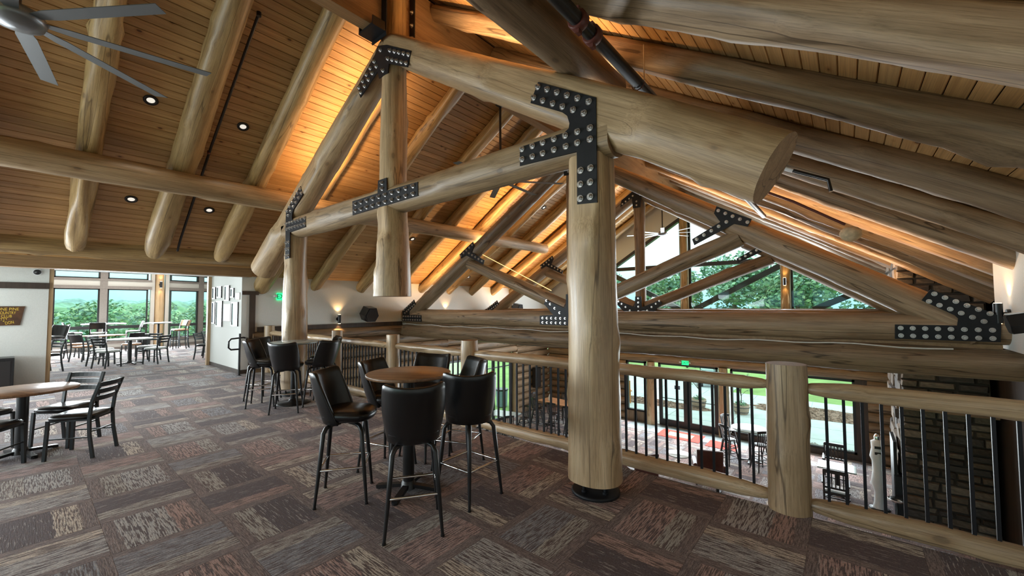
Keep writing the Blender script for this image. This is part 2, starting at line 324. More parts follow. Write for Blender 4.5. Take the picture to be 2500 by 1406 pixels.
class MB:
    """collects shapes into one mesh"""
    def __init__(s): s.v = []; s.f = []; s.m = []; s.sm = []; s.mats = []
    def mi(s, mat):
        if mat not in s.mats: s.mats.append(mat)
        return s.mats.index(mat)
    def add(s, v, f, mat=None, smooth=False):
        b = len(s.v); s.v += [tuple(p) for p in v]; k = s.mi(mat)
        for q in f: s.f.append([i+b for i in q]); s.m.append(k); s.sm.append(smooth)
        return s
    def box(s, c, d, mat=None, rz=0, bev=0):
        x, y, z = (k/2 for k in d)
        if bev:
            e = bev; v = []; 
            for sz in (-1, 1):
                for (ax, ay) in ((1, 1), (-1, 1), (-1, -1), (1, -1)): v.append((ax*(x-e), ay*(y-e), sz*z))
            for sz in (-1, 1):
                for (ax, ay) in ((1, 1), (-1, 1), (-1, -1), (1, -1)):
                    v.append((ax*x, ay*(y-e), sz*(z-e))); v.append((ax*(x-e), ay*y, sz*(z-e)))
            pts = v
            import itertools
            f = _hull(pts)
            v = pts
        else:
            v = [(-x, -y, -z), (x, -y, -z), (x, y, -z), (-x, y, -z), (-x, -y, z), (x, -y, z), (x, y, z), (-x, y, z)]
            f = [(0, 3, 2, 1), (4, 5, 6, 7), (0, 1, 5, 4), (1, 2, 6, 5), (2, 3, 7, 6), (3, 0, 4, 7)]
        if rz:
            ca, sa = cos(rz), sin(rz); v = [(p[0]*ca-p[1]*sa, p[0]*sa+p[1]*ca, p[2]) for p in v]
        return s.add([(p[0]+c[0], p[1]+c[1], p[2]+c[2]) for p in v], f, mat)
    def bar(s, a, b, w, h, mat=None, up=(0, 0, 1)):
        a, b = Vector(a), Vector(b); d = (b-a); L = d.length; d.normalize(); up = Vector(up)
        if abs(d.dot(up)) > .98: up = Vector((0, 1, 0))
        sx = d.cross(up).normalized(); sy = sx.cross(d).normalized(); v = []
        for p in (a, b):
            for (i, j) in ((-1, -1), (1, -1), (1, 1), (-1, 1)): v.append(p+sx*(i*w/2)+sy*(j*h/2))
        return s.add(v, [(0, 1, 2, 3), (7, 6, 5, 4), (0, 4, 5, 1), (1, 5, 6, 2), (2, 6, 7, 3), (3, 7, 4, 0)], mat)
    def tube(s, pts, r, mat=None, n=8, closed=False, caps=True):
        pts = [Vector(p) for p in pts]; m = len(pts); rr = r if isinstance(r, (list, tuple)) else [r]*m
        v = []; f = []; prev = None
        for i, p in enumerate(pts):
            if closed: d = pts[(i+1) % m]-pts[i-1]
            else: d = pts[min(i+1, m-1)]-pts[max(i-1, 0)]
            d.normalize()
            if prev is None:
                up = Vector((0, 0, 1)) if abs(d.z) < .9 else Vector((0, 1, 0)); sx = d.cross(up).normalized()
            else:
                sx = (prev-d*prev.dot(d))
                sx = sx.normalized() if sx.length > 1e-6 else d.orthogonal().normalized()
            prev = sx; sy = d.cross(sx)
            for k in range(n):
                a = 2*pi*k/n; v.append(p+sx*(cos(a)*rr[i])+sy*(sin(a)*rr[i]))
        R = m if closed else m-1
        for i in range(R):
            j = (i+1) % m
            for k in range(n):
                k2 = (k+1) % n; f.append((i*n+k, i*n+k2, j*n+k2, j*n+k))
        s.add(v, f, mat, True)
        if caps and not closed:
            s.add(v[:n], [tuple(range(n))[::-1]], mat); s.add(v[-n:], [tuple(range(n))], mat)
        return s
    def lathe(s, prof, mat=None, n=24, c=(0, 0, 0), smooth=True, ang=None):
        v = []; f = []
        for (r, z) in prof:
            for k in range(n):
                a = 2*pi*k/n; v.append((c[0]+r*cos(a), c[1]+r*sin(a), c[2]+z))
        for i in range(len(prof)-1):
            for k in range(n):
                k2 = (k+1) % n; f.append((i*n+k, i*n+k2, (i+1)*n+k2, (i+1)*n+k))
        s.add(v, f, mat, smooth)
        if prof[0][0] > 1e-4: s.add(v[:n], [tuple(range(n))[::-1]], mat)
        if prof[-1][0] > 1e-4: s.add(v[-n:], [tuple(range(n))], mat)
        return s
    def prism(s, poly, y0, y1, mat=None):
        """polygon in XZ, counter-clockwise seen from -Y, extruded y0..y1"""
        n = len(poly); v = [(x, y0, z) for x, z in poly]+[(x, y1, z) for x, z in poly]
        f = [tuple(range(n)), tuple(range(2*n-1, n-1, -1))]
        for i in range(n):
            j = (i+1) % n; f.append((i, i+n, j+n, j))
        return s.add(v, f, mat)
    def mesh(s, name):
        me = bpy.data.meshes.new(name); me.from_pydata(s.v, [], s.f)
        for mt in s.mats:
            if mt is not None: me.materials.append(mt)
        me.polygons.foreach_set('material_index', s.m); me.polygons.foreach_set('use_smooth', s.sm)
        me.update(); return me
    def build(s, name, parent=None, loc=None, fix=False):
        o = bpy.data.objects.new(name, s.mesh(name)); link(o, parent)
        if loc is not None: o.location = loc
        return o
def _hull(pts):
    import bmesh
    bm = bmesh.new(); vs = [bm.verts.new(p) for p in pts]; bm.verts.index_update()
    bmesh.ops.convex_hull(bm, input=vs); bmesh.ops.dissolve_limit(bm, angle_limit=.01, verts=bm.verts, edges=bm.edges)
    f = [tuple(v.index for v in q.verts) for q in bm.faces]; bm.free(); return f
def copy_tree(o, parent=None):
    c = o.copy(); COL.objects.link(c); c.parent = parent
    for ch in list(o.children): copy_tree(ch, c)
    return c
def dup(proto, loc, rz, label=None, group=None, cat=None):
    c = copy_tree(proto); c.location = loc; c.rotation_euler = (0, 0, rz)
    for k in ('label', 'group'):
        if k in c: del c[k]
    return tag(c, label, cat, group)

RNG = np.random.default_rng(5)
def log(name, p0, p1, r0, r1, mat=LOG, parent=None, seg=20, step=.14, rough=.012, knots=6, flats=(), face=(0, -1, 0), ends=None, endmat=None, bend=.0, kb=1.0):
    """A peeled log from p0 to p1. flats: (z0, z1, depth) hewn faces towards +-face. ends: (len, k) whittled ends."""
    p0, p1 = Vector(p0), Vector(p1); d = p1-p0; L = d.length; zax = d.normalized(); fc = Vector(face)
    if abs(zax.dot(fc)) > .95: fc = Vector((0, 0, 1))
    yax = (fc-zax*fc.dot(zax)).normalized(); xax = yax.cross(zax)
    n = max(6, int(L/step)); z = np.linspace(0, L, n+1); th = np.arange(seg)*2*pi/seg
    Z, T = np.meshgrid(z, th, indexing='ij')
    rad = r0+(r1-r0)*Z/L
    dev = np.zeros_like(Z)
    for k in range(5):
        m = RNG.integers(1, 5); w = RNG.uniform(.5, 3.2); dev += RNG.uniform(.3, 1)*np.sin(m*T+RNG.uniform(0, 6.28)+.25*Z)*np.sin(w*Z+RNG.uniform(0, 6.28))
    dev += RNG.normal(0, .35, Z.shape)*.5
    rad = rad+dev*rough*.55
    for k in range(knots):
        kz, kt = RNG.uniform(.05*L, .95*L), RNG.uniform(0, 6.28); dt = (T-kt+pi) % (2*pi)-pi
        h = RNG.uniform(.015, .035)*kb
        rad = rad+h*np.exp(-((Z-kz)/RNG.uniform(.06, .12))**2-(dt*r0/.06)**2)
    if ends:
        el, ek = ends[:2]
        for zz in ((Z, L-Z) if len(ends) < 3 else (Z,)): rad = rad*np.where(zz < el, ek+(1-ek)*np.sqrt(np.clip(zz/el, 0, 1)), 1)
    bx = bend*np.sin(pi*z/L+RNG.uniform(-.4, .4))
    X = rad*np.cos(T)+bx[:, None]*.0; Y = rad*np.sin(T)
    for (a, b, dep) in flats:
        wgt = np.clip(np.minimum((Z-a)/.12+1, (b-Z)/.12+1), 0, 1)
        cl = np.where(Y > dep, dep, np.where(Y < -dep, -dep, Y)); Y = Y+(cl-Y)*wgt
    v = np.stack([X, Y, Z], -1).reshape(-1, 3); f = []
    idx = np.arange((n+1)*seg).reshape(n+1, seg)
    a = idx[:-1]; b = np.roll(a, -1, 1); c = np.roll(idx[1:], -1, 1); e = idx[1:]
    f = np.stack([a, b, c, e], -1).reshape(-1, 4).tolist()
    me = bpy.data.meshes.new(name); verts = v.tolist(); k = len(verts)
    verts += v[:seg].tolist()+v[-seg:].tolist()
    f += [list(range(k, k+seg))[::-1], list(range(k+seg, k+2*seg))]
    me.from_pydata(verts, [], f); me.materials.append(mat); me.materials.append(endmat or CUT)
    sm = [True]*(len(f)-2)+[False]*2; me.polygons.foreach_set('use_smooth', sm)
    me.polygons.foreach_set('material_index', [0]*(len(f)-2)+[1, 1]); me.update()
    o = bpy.data.objects.new(name, me); link(o, parent)
    Mw = Matrix.Identity(4)
    for i, q in enumerate((xax, yax, zax)):
        for kk in range(3): Mw[kk][i] = q[kk]
    Mw.translation = p0
    return put(o, Mw)

# bolts share one mesh (hex nut on a washer), pointing to -Y
_b = MB(); _b.lathe([(.032, 0), (.032, .005)], BOLT, 12, smooth=False); _b.lathe([(.023, .005), (.023, .022), (.019, .026)], BOLT, 6, smooth=False); _b.lathe([(.012, .026), (.012, .038)], BOLT, 8)
BOLT_ME = _b.mesh('bolt')
def bolts(plate, pts, y, s=1.0):
    for (x, z) in pts:
        o = bpy.data.objects.new('bolt', BOLT_ME); link(o, plate)
        put(o, Matrix.Translation((x, y, z)) @ Matrix.Rotation(pi/2, 4, 'X') @ Matrix.Scale(s, 4))
def plate(parent, poly, y, pts=(), bs=1.0, th=.014):
    # orient counter-clockwise seen from -Y
    A = sum(poly[i][0]*poly[(i+1) % len(poly)][1]-poly[(i+1) % len(poly)][0]*poly[i][1] for i in range(len(poly)))
    if A < 0: poly = poly[::-1]
    m = MB(); m.prism(poly, y, y+th, STEEL); o = m.build('gusset_plate', parent)
    put(o, Matrix.Identity(4)); bolts(o, pts, y, bs); return o
def two_rows(a, b, off, n, inset=.07):
    """two rows of bolts along a->b, offset +-off across"""
    a, b = Vector(a), Vector(b); d = (b-a).normalized(); q = Vector((-d.y, d.x)); out = []
    L = (b-a).length
    for i in range(n):
        p = a+d*(inset+(L-2*inset)*i/(n-1))
        for s in (-1, 1): out.append(tuple(p+q*(off*s)))
    return out

CX = -5.03; XL = -11.72; XR = 1.65; SL = .62; ZR = 6.60
def roof_z(x): return ZR-SL*abs(x-CX)
YB = 17.1         # gable wall
ZL = -3.33        # hall floor

# ------------------------------------------------------------------ setting: floors, walls, roof
def struct(o): o['kind'] = 'structure'; return o
def sbox(name, x0, x1, y0, y1, z0, z1, mat, parent=None):
    m = MB(); m.box(((x0+x1)/2, (y0+y1)/2, (z0+z1)/2), (x1-x0, y1-y0, z1-z0), mat); o = m.build(name, parent)
    return o if parent is not None else struct(o)
floor = sbox('floor', -14.0, 2.3, -6.0, 4.03, -.34, -.01, CARPET)
sbox('floor', -24.2, -14.0, -3.6, 6.4, -.34, -.002, CARPET)
hall_floor = sbox('floor', -11.9, 2.6, 3.0, 17.2, ZL-.2, ZL, CARPET)
T = .61
def tile_mesh(nm, w, d):
    m = MB(); x, y, e, t = w/2, d/2, .0016, .01
    m.add([(-x, -y, 0), (x, -y, 0), (x, y, 0), (-x, y, 0), (-x, -y, t-e), (x, -y, t-e), (x, y, t-e), (-x, y, t-e),
           (-x+e, -y+e, t), (x-e, -y+e, t), (x-e, y-e, t), (-x+e, y-e, t)],
          [(8, 9, 10, 11), (4, 5, 9, 8), (5, 6, 10, 9), (6, 7, 11, 10), (7, 4, 8, 11), (0, 1, 5, 4), (1, 2, 6, 5), (2, 3, 7, 6), (3, 0, 4, 7)], CARPET)
    return m.mesh(nm)
tm, tmp = tile_mesh('carpet_tile', T-.0004, T-.0004), tile_mesh('carpet_tile', T-.0004, 4.03-3.485)
for i in range(-20, 7):
    for j in range(-2, 6):
        x0 = -2.09+T*i; y0 = .435+T*j
        if x0 < -14.3 or (j < 0 and x0 > 0) : continue
        o = bpy.data.objects.new('carpet_tile', tm if j < 5 else tmp); link(o, floor)
        o.location = (x0+T/2, y0+(T/2 if j < 5 else (4.03-3.485)/2), -.01)
# roof deck and its tongue-and-groove boards
m = MB(); Ya, Yb = -6.2, YB+.2; XO, XR_ = 6.76, 7.6
m.add([(CX-XO, Ya, roof_z(CX-XO)+.03), (CX, Ya, ZR+.03), (CX, Yb, ZR+.03), (CX-XO, Yb, roof_z(CX-XO)+.03),
       (CX-XO, Ya, roof_z(CX-XO)+.2), (CX, Ya, ZR+.2), (CX, Yb, ZR+.2), (CX-XO, Yb, roof_z(CX-XO)+.2)],
      [(0, 3, 2, 1), (4, 5, 6, 7), (0, 1, 5, 4), (2, 3, 7, 6), (0, 4, 7, 3)], BOARD)
m.add([(CX+XR_, Ya, roof_z(CX+XR_)+.03), (CX, Ya, ZR+.03), (CX, Yb, ZR+.03), (CX+XR_, Yb, roof_z(CX+XR_)+.03),
       (CX+XR_, Ya, roof_z(CX+XR_)+.2), (CX, Ya, ZR+.2), (CX, Yb, ZR+.2), (CX+XR_, Yb, roof_z(CX+XR_)+.2)],
      [(0, 1, 2, 3), (7, 6, 5, 4), (4, 5, 1, 0), (6, 7, 3, 2), (3, 7, 4, 0)], BOARD)
m.mats = [DARKTRIM]; ceiling = struct(m.build('ceiling'))  # dark deck colour stands in for shade inside the board grooves
bw = .131; ln = Yb-Ya-.02; m = MB()
# section of one board: long along Y, V-groove edges, visible face towards -Z
sec = [(-bw/2+.007, 0), (bw/2-.007, 0), (bw/2-.0028, .008), (bw/2-.0028, .022), (-bw/2+.0028, .022), (-bw/2+.0028, .008)]
v = [(x, -ln/2, z) for x, z in sec]+[(x, ln/2, z) for x, z in sec]; k = len(sec)
m.add(v, [tuple(range(k))[::-1], tuple(range(k, 2*k))]+[(i, (i+1) % k, (i+1) % k+k, i+k) for i in range(k)], BOARD)
for p_ in m.f: p_.reverse()
bme = m.mesh('ceiling_board'); pit = math.atan(SL); dxb = bw*cos(pit)
for s in (-1, 1):
    for i in range(int((6.72 if s < 0 else 7.5)/dxb)):
        x = CX+s*(dxb*(i+.5)+.02)
        o = bpy.data.objects.new('ceiling_board', bme); link(o, ceiling)
        o.location = (x, (Ya+Yb)/2, roof_z(x)); o.rotation_euler = (0, s*pit, 0)

def courses(parent, axis, fixed, a0, a1, z0, z1, face, r=.17, mat=LOGD, over=0):
    """stacked wall logs; axis 'Y' runs along Y at x=fixed"""
    n = max(1, round((z1-z0)/(2*r*.93))); h = (z1-z0)/n
    for i in range(n):
        z = z0+h*(i+.5); rr = h/2*1.04+RNG.uniform(-.008, .006); e = over*(i % 2)
        A, B = ((fixed, a0-e, z), (fixed, a1+e, z)) if axis == 'Y' else ((a0-e, fixed, z), (a1+e, fixed, z))
        log('log', A, B, rr, rr, mat, parent, seg=12, step=.5, rough=.008, knots=3, face=face)
# left wall of the hall: plaster above a log wall
wl = sbox('wall_left', XL-.22, XL, 3.72, YB, 1.06, roof_z(XL)+.0, PLASTER)
sbox('trim_1', XL-.02, XL+.035, 3.86, 8.25, 1.035, 1.155, DARKTRIM)
wlo = sbox('wall_left', XL-.26, XL-.10, 3.72, 10.3, ZL, 1.05, CHINK)
courses(wlo, 'Y', XL-.08, 3.75, 10.3, ZL, 1.04, (1, 0, 0))
wlo2 = sbox('wall_left', XL-.26, XL-.10, 14.45, YB, ZL, 1.05, CHINK)
courses(wlo2, 'Y', XL-.08, 14.45, YB-.1, ZL, 1.04, (1, 0, 0))
wlo3 = sbox('wall_left', XL-.26, XL-.10, 10.3, 14.45, -.45, 1.05, CHINK)
courses(wlo3, 'Y', XL-.08, 10.3, 14.45, -.45, 1.04, (1, 0, 0))
# stairwell casing next to the passage
sbox('trim_2', XL-.02, XL+.05, 3.49, 3.87, 1.98, 2.075, DARKTRIM)
sbox('trim_3', XL-.02, XL+.04, 3.67, 3.80, 0.0, 1.98, DARKTRIM)
sbox('wall_left', XL-.16, XL-.005, 3.72, 4.2, -.02, 1.06, PLASTER)
# passage to the lounge
pw = sbox('wall_passage', -14.32, XL+.0, 3.5, 3.72, -.02, 2.60, PLASTER)
sbox('baseboard_passage', -14.3, XL, 3.485, 3.5, 0, .10, DARKTRIM)
sbox('baseboard_passage', XL, XL+.015, 3.5, 3.67, 0, .10, DARKTRIM)
sbox('wall_lounge', -14.06, -13.84, -1.3, .36, -.02, 2.62, PLASTER)
sbox('wall_lounge', -14.06, -13.84, -6, -1.3, -.02, .5, PLASTER); sbox('wall_lounge', -14.06, -13.84, -6, -1.3, 2.45, 2.62, PLASTER)
for _y in (-5.9, -4.4, -2.9, -1.4): sbox('trim_12', -14.0, -13.9, _y-.06, _y+.06, .5, 2.45, GREYTRIM)  # side opening and its casings added to go with the fill lamp
sbox('trim_4', -13.84, -13.81, -1.3, .37, 2.10, 2.235, DARKTRIM)
sbox('trim_5', -14.42, -14.28, 3.42, 3.52, -.02, 2.60, LOUNGE_WOOD)
sbox('trim_6', -14.06, -13.86, .36, .43, -.02, 2.62, LOUNGE_WOOD)
sbox('ceiling', -14.3, XL-.02, -6, 3.72, 2.56, 2.66, PLASTER)
# beam and fascia over the passage opening
sbox('trim_7', XL+.02, XL+.30, -6, 3.62, 2.42, 2.80, FASC)
# lounge shell
LX = -22.5
sbox('ceiling', -24.4, -14.0, -3.7, 6.5, 3.22, 3.34, LIGHTPANEL)
sbox('wall_lounge', -24.4, -14.1, -3.7, -3.5, -.3, 3.3, PLASTER)
sbox('wall_lounge', -24.4, -14.1, 6.2, 6.4, -.3, 3.3, PLASTER)
sbox('wall_lounge', -14.3, -14.1, 3.72, 6.4, -.02, 3.3, PLASTER)
def lounge_window(idx, p0, p1, cols, mull):
    """glazed bay from p0 to p1 (plan points): sill panel, main lights with a rail, transom lights"""
    a, b = Vector((*p0, 0)), Vector((*p1, 0)); L = (b-a).length; ang = atan2(b.y-a.y, b.x-a.x)
    w = empty('window_%d' % idx, a, ang); struct(w)
    def bx(nm, u0, u1, z0, z1, d, mat, off=0): 
        m = MB(); m.box(((u0+u1)/2, off, (z0+z1)/2), (u1-u0, d, z1-z0), mat); return m.build(nm, w)
    bx('sill_panel', 0, L, .10, .26, .16, LIGHTPANEL); bx('sill', 0, L, .26, .34, .24, GREYTRIM); bx('base_rail', 0, L, -.01, .10, .2, GREYTRIM)
    bx('head_casing', 0, L, 2.40, 2.52, .22, GREYTRIM); bx('head_panel', 0, L, 2.52, 2.72, .16, LIGHTPANEL); bx('transom_casing', 0, L, 2.72, 2.80, .22, GREYTRIM)
    bx('top_casing', 0, L, 3.08, 3.24, .22, GREYTRIM)
    for u in mull: bx('mullion', u-.105, u+.105, .26, 3.2, .2, GREYTRIM)
    ends = [0]+list(mull)+[L]
    for u0, u1 in zip(ends[:-1], ends[1:]):
        u0 += .11; u1 -= .11
        fr = MB()
        for (z0, z1) in ((.34, 2.40), (2.80, 3.08)):
            fr.box(((u0+u1)/2, 0, z0+.025), (u1-u0, .07, .05), FRAME_BLACK); fr.box(((u0+u1)/2, 0, z1-.02), (u1-u0, .07, .04), FRAME_BLACK)
            for uu in (u0+.02, u1-.02): fr.box((uu, 0, (z0+z1)/2), (.05, .07, z1-z0), FRAME_BLACK)
        fr.build('sash_frame', w)
        bx('rail', u0, u1, .83, .95, .08, FRAME_BLACK)
        bx('glass_pane', u0, u1, .36, 2.38, .012, GLASS); bx('glass_pane', u0, u1, 2.81, 3.07, .012, GLASS)
lounge_window(1, (LX, 3.42), (LX, -3.5), 2, [1.42, 2.84, 4.2, 5.6])
lounge_window(2, (LX-.95, 6.2), (LX-.12, 3.95), 1, [1.05])
log('log_post', (LX-.06, 3.69, -.01), (LX-.06, 3.69, 3.25), .17, .16, LOUNGE_WOOD, None, step=.3, knots=4)
tag(bpy.data.objects['log_post'], 'honey coloured log post at the corner of the lounge windows', 'post')
for (y, ) in ((3.46,), (3.93,)): sbox('trim_8', LX-.12, LX+.06, y-.06, y+.06, -.01, 3.24, LIGHTPANEL)

# gable wall
def prism_xz(name, poly, y0, y1, mat, parent=None):
    A = sum(poly[i][0]*poly[(i+1) % len(poly)][1]-poly[(i+1) % len(poly)][0]*poly[i][1] for i in range(len(poly)))
    if A < 0: poly = poly[::-1]
    m = MB(); m.prism(poly, y0, y1, mat); o = m.build(name, parent)
    return o if parent is not None else struct(o)
def rake(x): return 5.36-SL*abs(x-CX)
GW = 6.15
prism_xz('wall_back', [(XL-.3, 1.44), (CX-GW, 1.44), (CX-GW, rake(CX-GW)), (CX, rake(CX)), (CX, ZR), (XL-.3, roof_z(XL-.3))], YB, YB+.25, PLASTER)
prism_xz('wall_back', [(2.6, 1.44), (CX+GW, 1.44), (CX+GW, rake(CX+GW)), (CX, rake(CX)), (CX, ZR), (2.6, roof_z(2.6))], YB, YB+.25, PLASTER)
gw = empty('window_3', (0, YB, 0)); struct(gw)
def gx(nm, a, b, w, d, mat, y=.1):
    m = MB(); m.bar((a[0], y, a[1]), (b[0], y, b[1]), d, w, mat, up=(0, 0, 1)); return m.build(nm, gw)
gx('sill', (CX-GW, 1.47), (CX+GW, 1.47), .10, .3, LOGD); 
for s in (-1, 1):
    gx('rake_frame', (CX+s*GW, rake(CX+GW)-.05), (CX, 5.30), .13, .22, FRAME_BLACK)
    gx('jamb', (CX+s*GW, 1.4), (CX+s*GW, 1.62), .10, .2, FRAME_BLACK)
    gx('cross_bar', (CX+s*.15, 3.27), (CX+s*3.3, 3.27), .15, .16, FRAME_BLACK)
    gx('brace', (CX+s*.3, 1.48), (CX+s*3.32, 3.10), .20, .14, FRAME_BLACK, y=.22)
    gx('brace', (CX+s*4.15, 1.48), (CX+s*5.5, 2.15), .20, .14, FRAME_BLACK, y=.22)
    for (xa, xb) in ((.17, 3.28), (3.56, GW-.05)):
        m = MB(); m.prism([(CX+s*xa, 1.5), (CX+s*xb, 1.5), (CX+s*xb, rake(CX+xb)-.06), (CX+s*xa, rake(CX+xa)-.06)][::s], .05, .062, GLASS)
        m.build('glass_pane', gw)
        gx('jamb', (CX+s*xa, 1.5), (CX+s*xa, rake(CX+xa)), .06, .1, FRAME_BLACK)
for i, (x, n_) in enumerate(((CX, 'middle'), (-1.63, 'right'), (2*CX+1.63, 'left'))):
    o = log('log_post', (x, YB-.06, 1.46), (x, YB-.06, rake(x)), .16, .15, LOG, None, step=.25, knots=4)
    tag(o, '%s log mullion post of the gable window' % n_, 'post')
# lower part of the gable wall: log header, log walls, glazing
hd = sbox('wall_back', XL-.1, 2.6, YB+.05, YB+.25, -.76, 1.44, CHINK)
courses(hd, 'X', YB+.06, XL, 2.5, -.76, 1.42, (0, -1, 0), r=.18)
wb = sbox('wall_back', XL-.2, -7.62, YB+.05, YB+.25, ZL, -.76, CHINK)
courses(wb, 'X', YB+.06, XL, -7.62, ZL, -.76, (0, -1, 0))
wb2 = sbox('wall_back', .42, 2.6, YB+.05, YB+.25, ZL, -.76, CHINK)
courses(wb2, 'X', YB+.06, .42, 2.5, ZL, -.76, (0, -1, 0))
def glazed(idx, name, x0, x1, z0, z1, bars=(), sill=True, fw=.07):
    w = empty('%s_%d' % (name, idx), ((x0+x1)/2, YB+.1, ZL)); struct(w)
    def bx(nm, a, b, c, d, t, mat, y=0):
        m = MB(); m.box(((a+b)/2-(x0+x1)/2, y, (c+d)/2-ZL), (b-a, t, d-c), mat); return m.build(nm, w)
    bx('frame', x0, x1, z1-fw, z1, .14, FRAME_BLACK); bx('frame', x0, x1, z0, z0+fw, .14, FRAME_BLACK)
    bx('frame', x0, x0+fw, z0, z1, .14, FRAME_BLACK); bx('frame', x1-fw, x1, z0, z1, .14, FRAME_BLACK)
    if sill: bx('sill_log', x0, x1, ZL, z0, .26, LOGD)
    bx('glass_pane', x0+fw, x1-fw, z0+fw, z1-fw, .012, GLASS)
    return w, bx
glazed(4, 'window', -7.62, -6.75, -2.93, -.78)
glazed(5, 'window', -3.48, .12, -3.15, -.78)
sbox('trim_9', .12, .42, YB-.02, YB+.2, ZL, -.76, DARKTRIM)
sbox('trim_10', -3.5, .42, YB-.03, YB+.03, ZL, -3.15, DARKTRIM)
w6, bx6 = glazed(6, 'window', -6.2, -3.92, -1.18, -.76, sill=False)
def door_leaf(idx, x0, x1, hx):
    d = empty('door_%d' % idx, (x0, YB+.1, ZL)); struct(d); w = x1-x0; h = 2.13
    m = MB(); m.box((.07, 0, h/2), (.14, .07, h), FRAME_BLACK); m.box((w-.07, 0, h/2), (.14, .07, h), FRAME_BLACK)
    m.box((w/2, 0, .13), (w-.28, .07, .26), FRAME_BLACK); m.box((w/2, 0, h-.07), (w-.28, .07, .14), FRAME_BLACK); m.build('door_frame', d)
    m = MB(); m.box((w/2, 0, 1.12), (w-.28, .03, .025), FRAME_BLACK); m.build('glazing_bar', d)
    m = MB(); m.box((w/2, 0, h/2+.06), (w-.28, .012, h-.40), GLASS); m.build('glass_pane', d)
    m = MB(); m.tube([(hx, -.04, 1.0), (hx, -.09, 1.0), (hx, -.09, 1.18), (hx, -.04, 1.18)], .013, FRAME_BLACK); m.build('door_handle', d)
door_leaf(1, -6.2, -5.07, 1.06); door_leaf(2, -5.05, -3.92, .07)
m = MB(); m.box((-5.45, YB+.08, -1.72), (.22, .01, .15), CARTBLUE); o = m.build('door_notice'); tag(o, 'small dark notice stuck on the left glass door', 'sign')
for x, nm in ((-6.48, 'left'), (-3.7, 'right')):
    o = log('log_post', (x, YB-.05, ZL), (x, YB-.05, -.75), .21, .155, LOGP, None, step=.15, knots=8, rough=.02)
    tag(o, 'flared log post %s of the glass entrance doors' % nm, 'post')
# hall windows in the left wall
def side_window(idx, y0, y1, z0, z1, cols):
    w = empty('window_%d' % idx, (XL-.12, (y0+y1)/2, ZL)); struct(w)
    def bx(nm, a, b, c, d, t, mat):
        m = MB(); m.box((0, (a+b)/2-(y0+y1)/2, (c+d)/2-ZL), (t, b-a, d-c), mat); return m.build(nm, w)
    bx('frame', y0, y0+.1, z0, z1, .14, FRAME_BLACK); bx('frame', y1-.1, y1, z0, z1, .14, FRAME_BLACK)
    bx('frame', y0, y1, z1-.08, z1, .14, FRAME_BLACK); bx('frame', y0, y1, z0, z0+.12, .14, FRAME_BLACK)
    for i in range(1, cols): u = y0+(y1-y0)*i/cols; bx('glazing_bar', u-.02, u+.02, z0, z1, .05, FRAME_BLACK)
    bx('glazing_bar', y0, y1, -1.04, -1.0, .05, FRAME_BLACK)
    bx('glass_pane', y0+.1, y1-.1, z0+.12, z1-.08, .012, GLASS)
side_window(7, 10.35, 12.05, ZL, -.46, 2); side_window(8, 12.5, 14.25, ZL, -.46, 3)
for y, nm in ((12.28, 'between the two'), (14.37, 'right of the')):
    o = log('log_post', (XL-.02, y, ZL), (XL-.02, y, -.44), .15, .13, LOGP, None, step=.2, knots=4)
    tag(o, 'log post %s tall hall side windows' % nm, 'post')
# right wall of the balcony and the fireplace alcove
wr = sbox('wall_right', XR, XR+.2, -6, 8.95, 1.06, roof_z(XR), PLASTER)
wr2 = sbox('wall_right', XR+.34, XR+.46, 4.1, 8.3, ZL, 1.06, CHINK)
courses(wr2, 'Y', XR+.30, 4.1, 8.3, ZL, 1.04, (-1, 0, 0), r=.2, over=.22)
sbox('wall_right', XR+.1, XR+.2, -6, 4.1, -.02, 1.06, PLASTER)
sbox('wall_right', 2.42, 2.62, 8.9, YB, ZL, roof_z(2.42), DARKTRIM)
# wall behind the viewpoint with an opening added for the rear fill lamp
sbox('wall_rear', -14, 2.4, -6.2, -6, -.02, .45, PLASTER); sbox('wall_rear', -14, 2.4, -6.2, -6, 2.75, 3.0, PLASTER)
sbox('wall_rear', .2, 2.4, -6.2, -6, .45, 2.75, PLASTER); sbox('wall_rear', -14, -12.2, -6.2, -6, .45, 2.75, PLASTER)
prism_xz('wall_rear', [(XL, 3.0), (XR, 3.0), (CX, ZR)], -6.2, -6, PLASTER)
# balcony edge: joist log under the slab
sbox('trim_11', -11.7, 1.75, 3.86, 4.02, -.62, -.02, FASC)

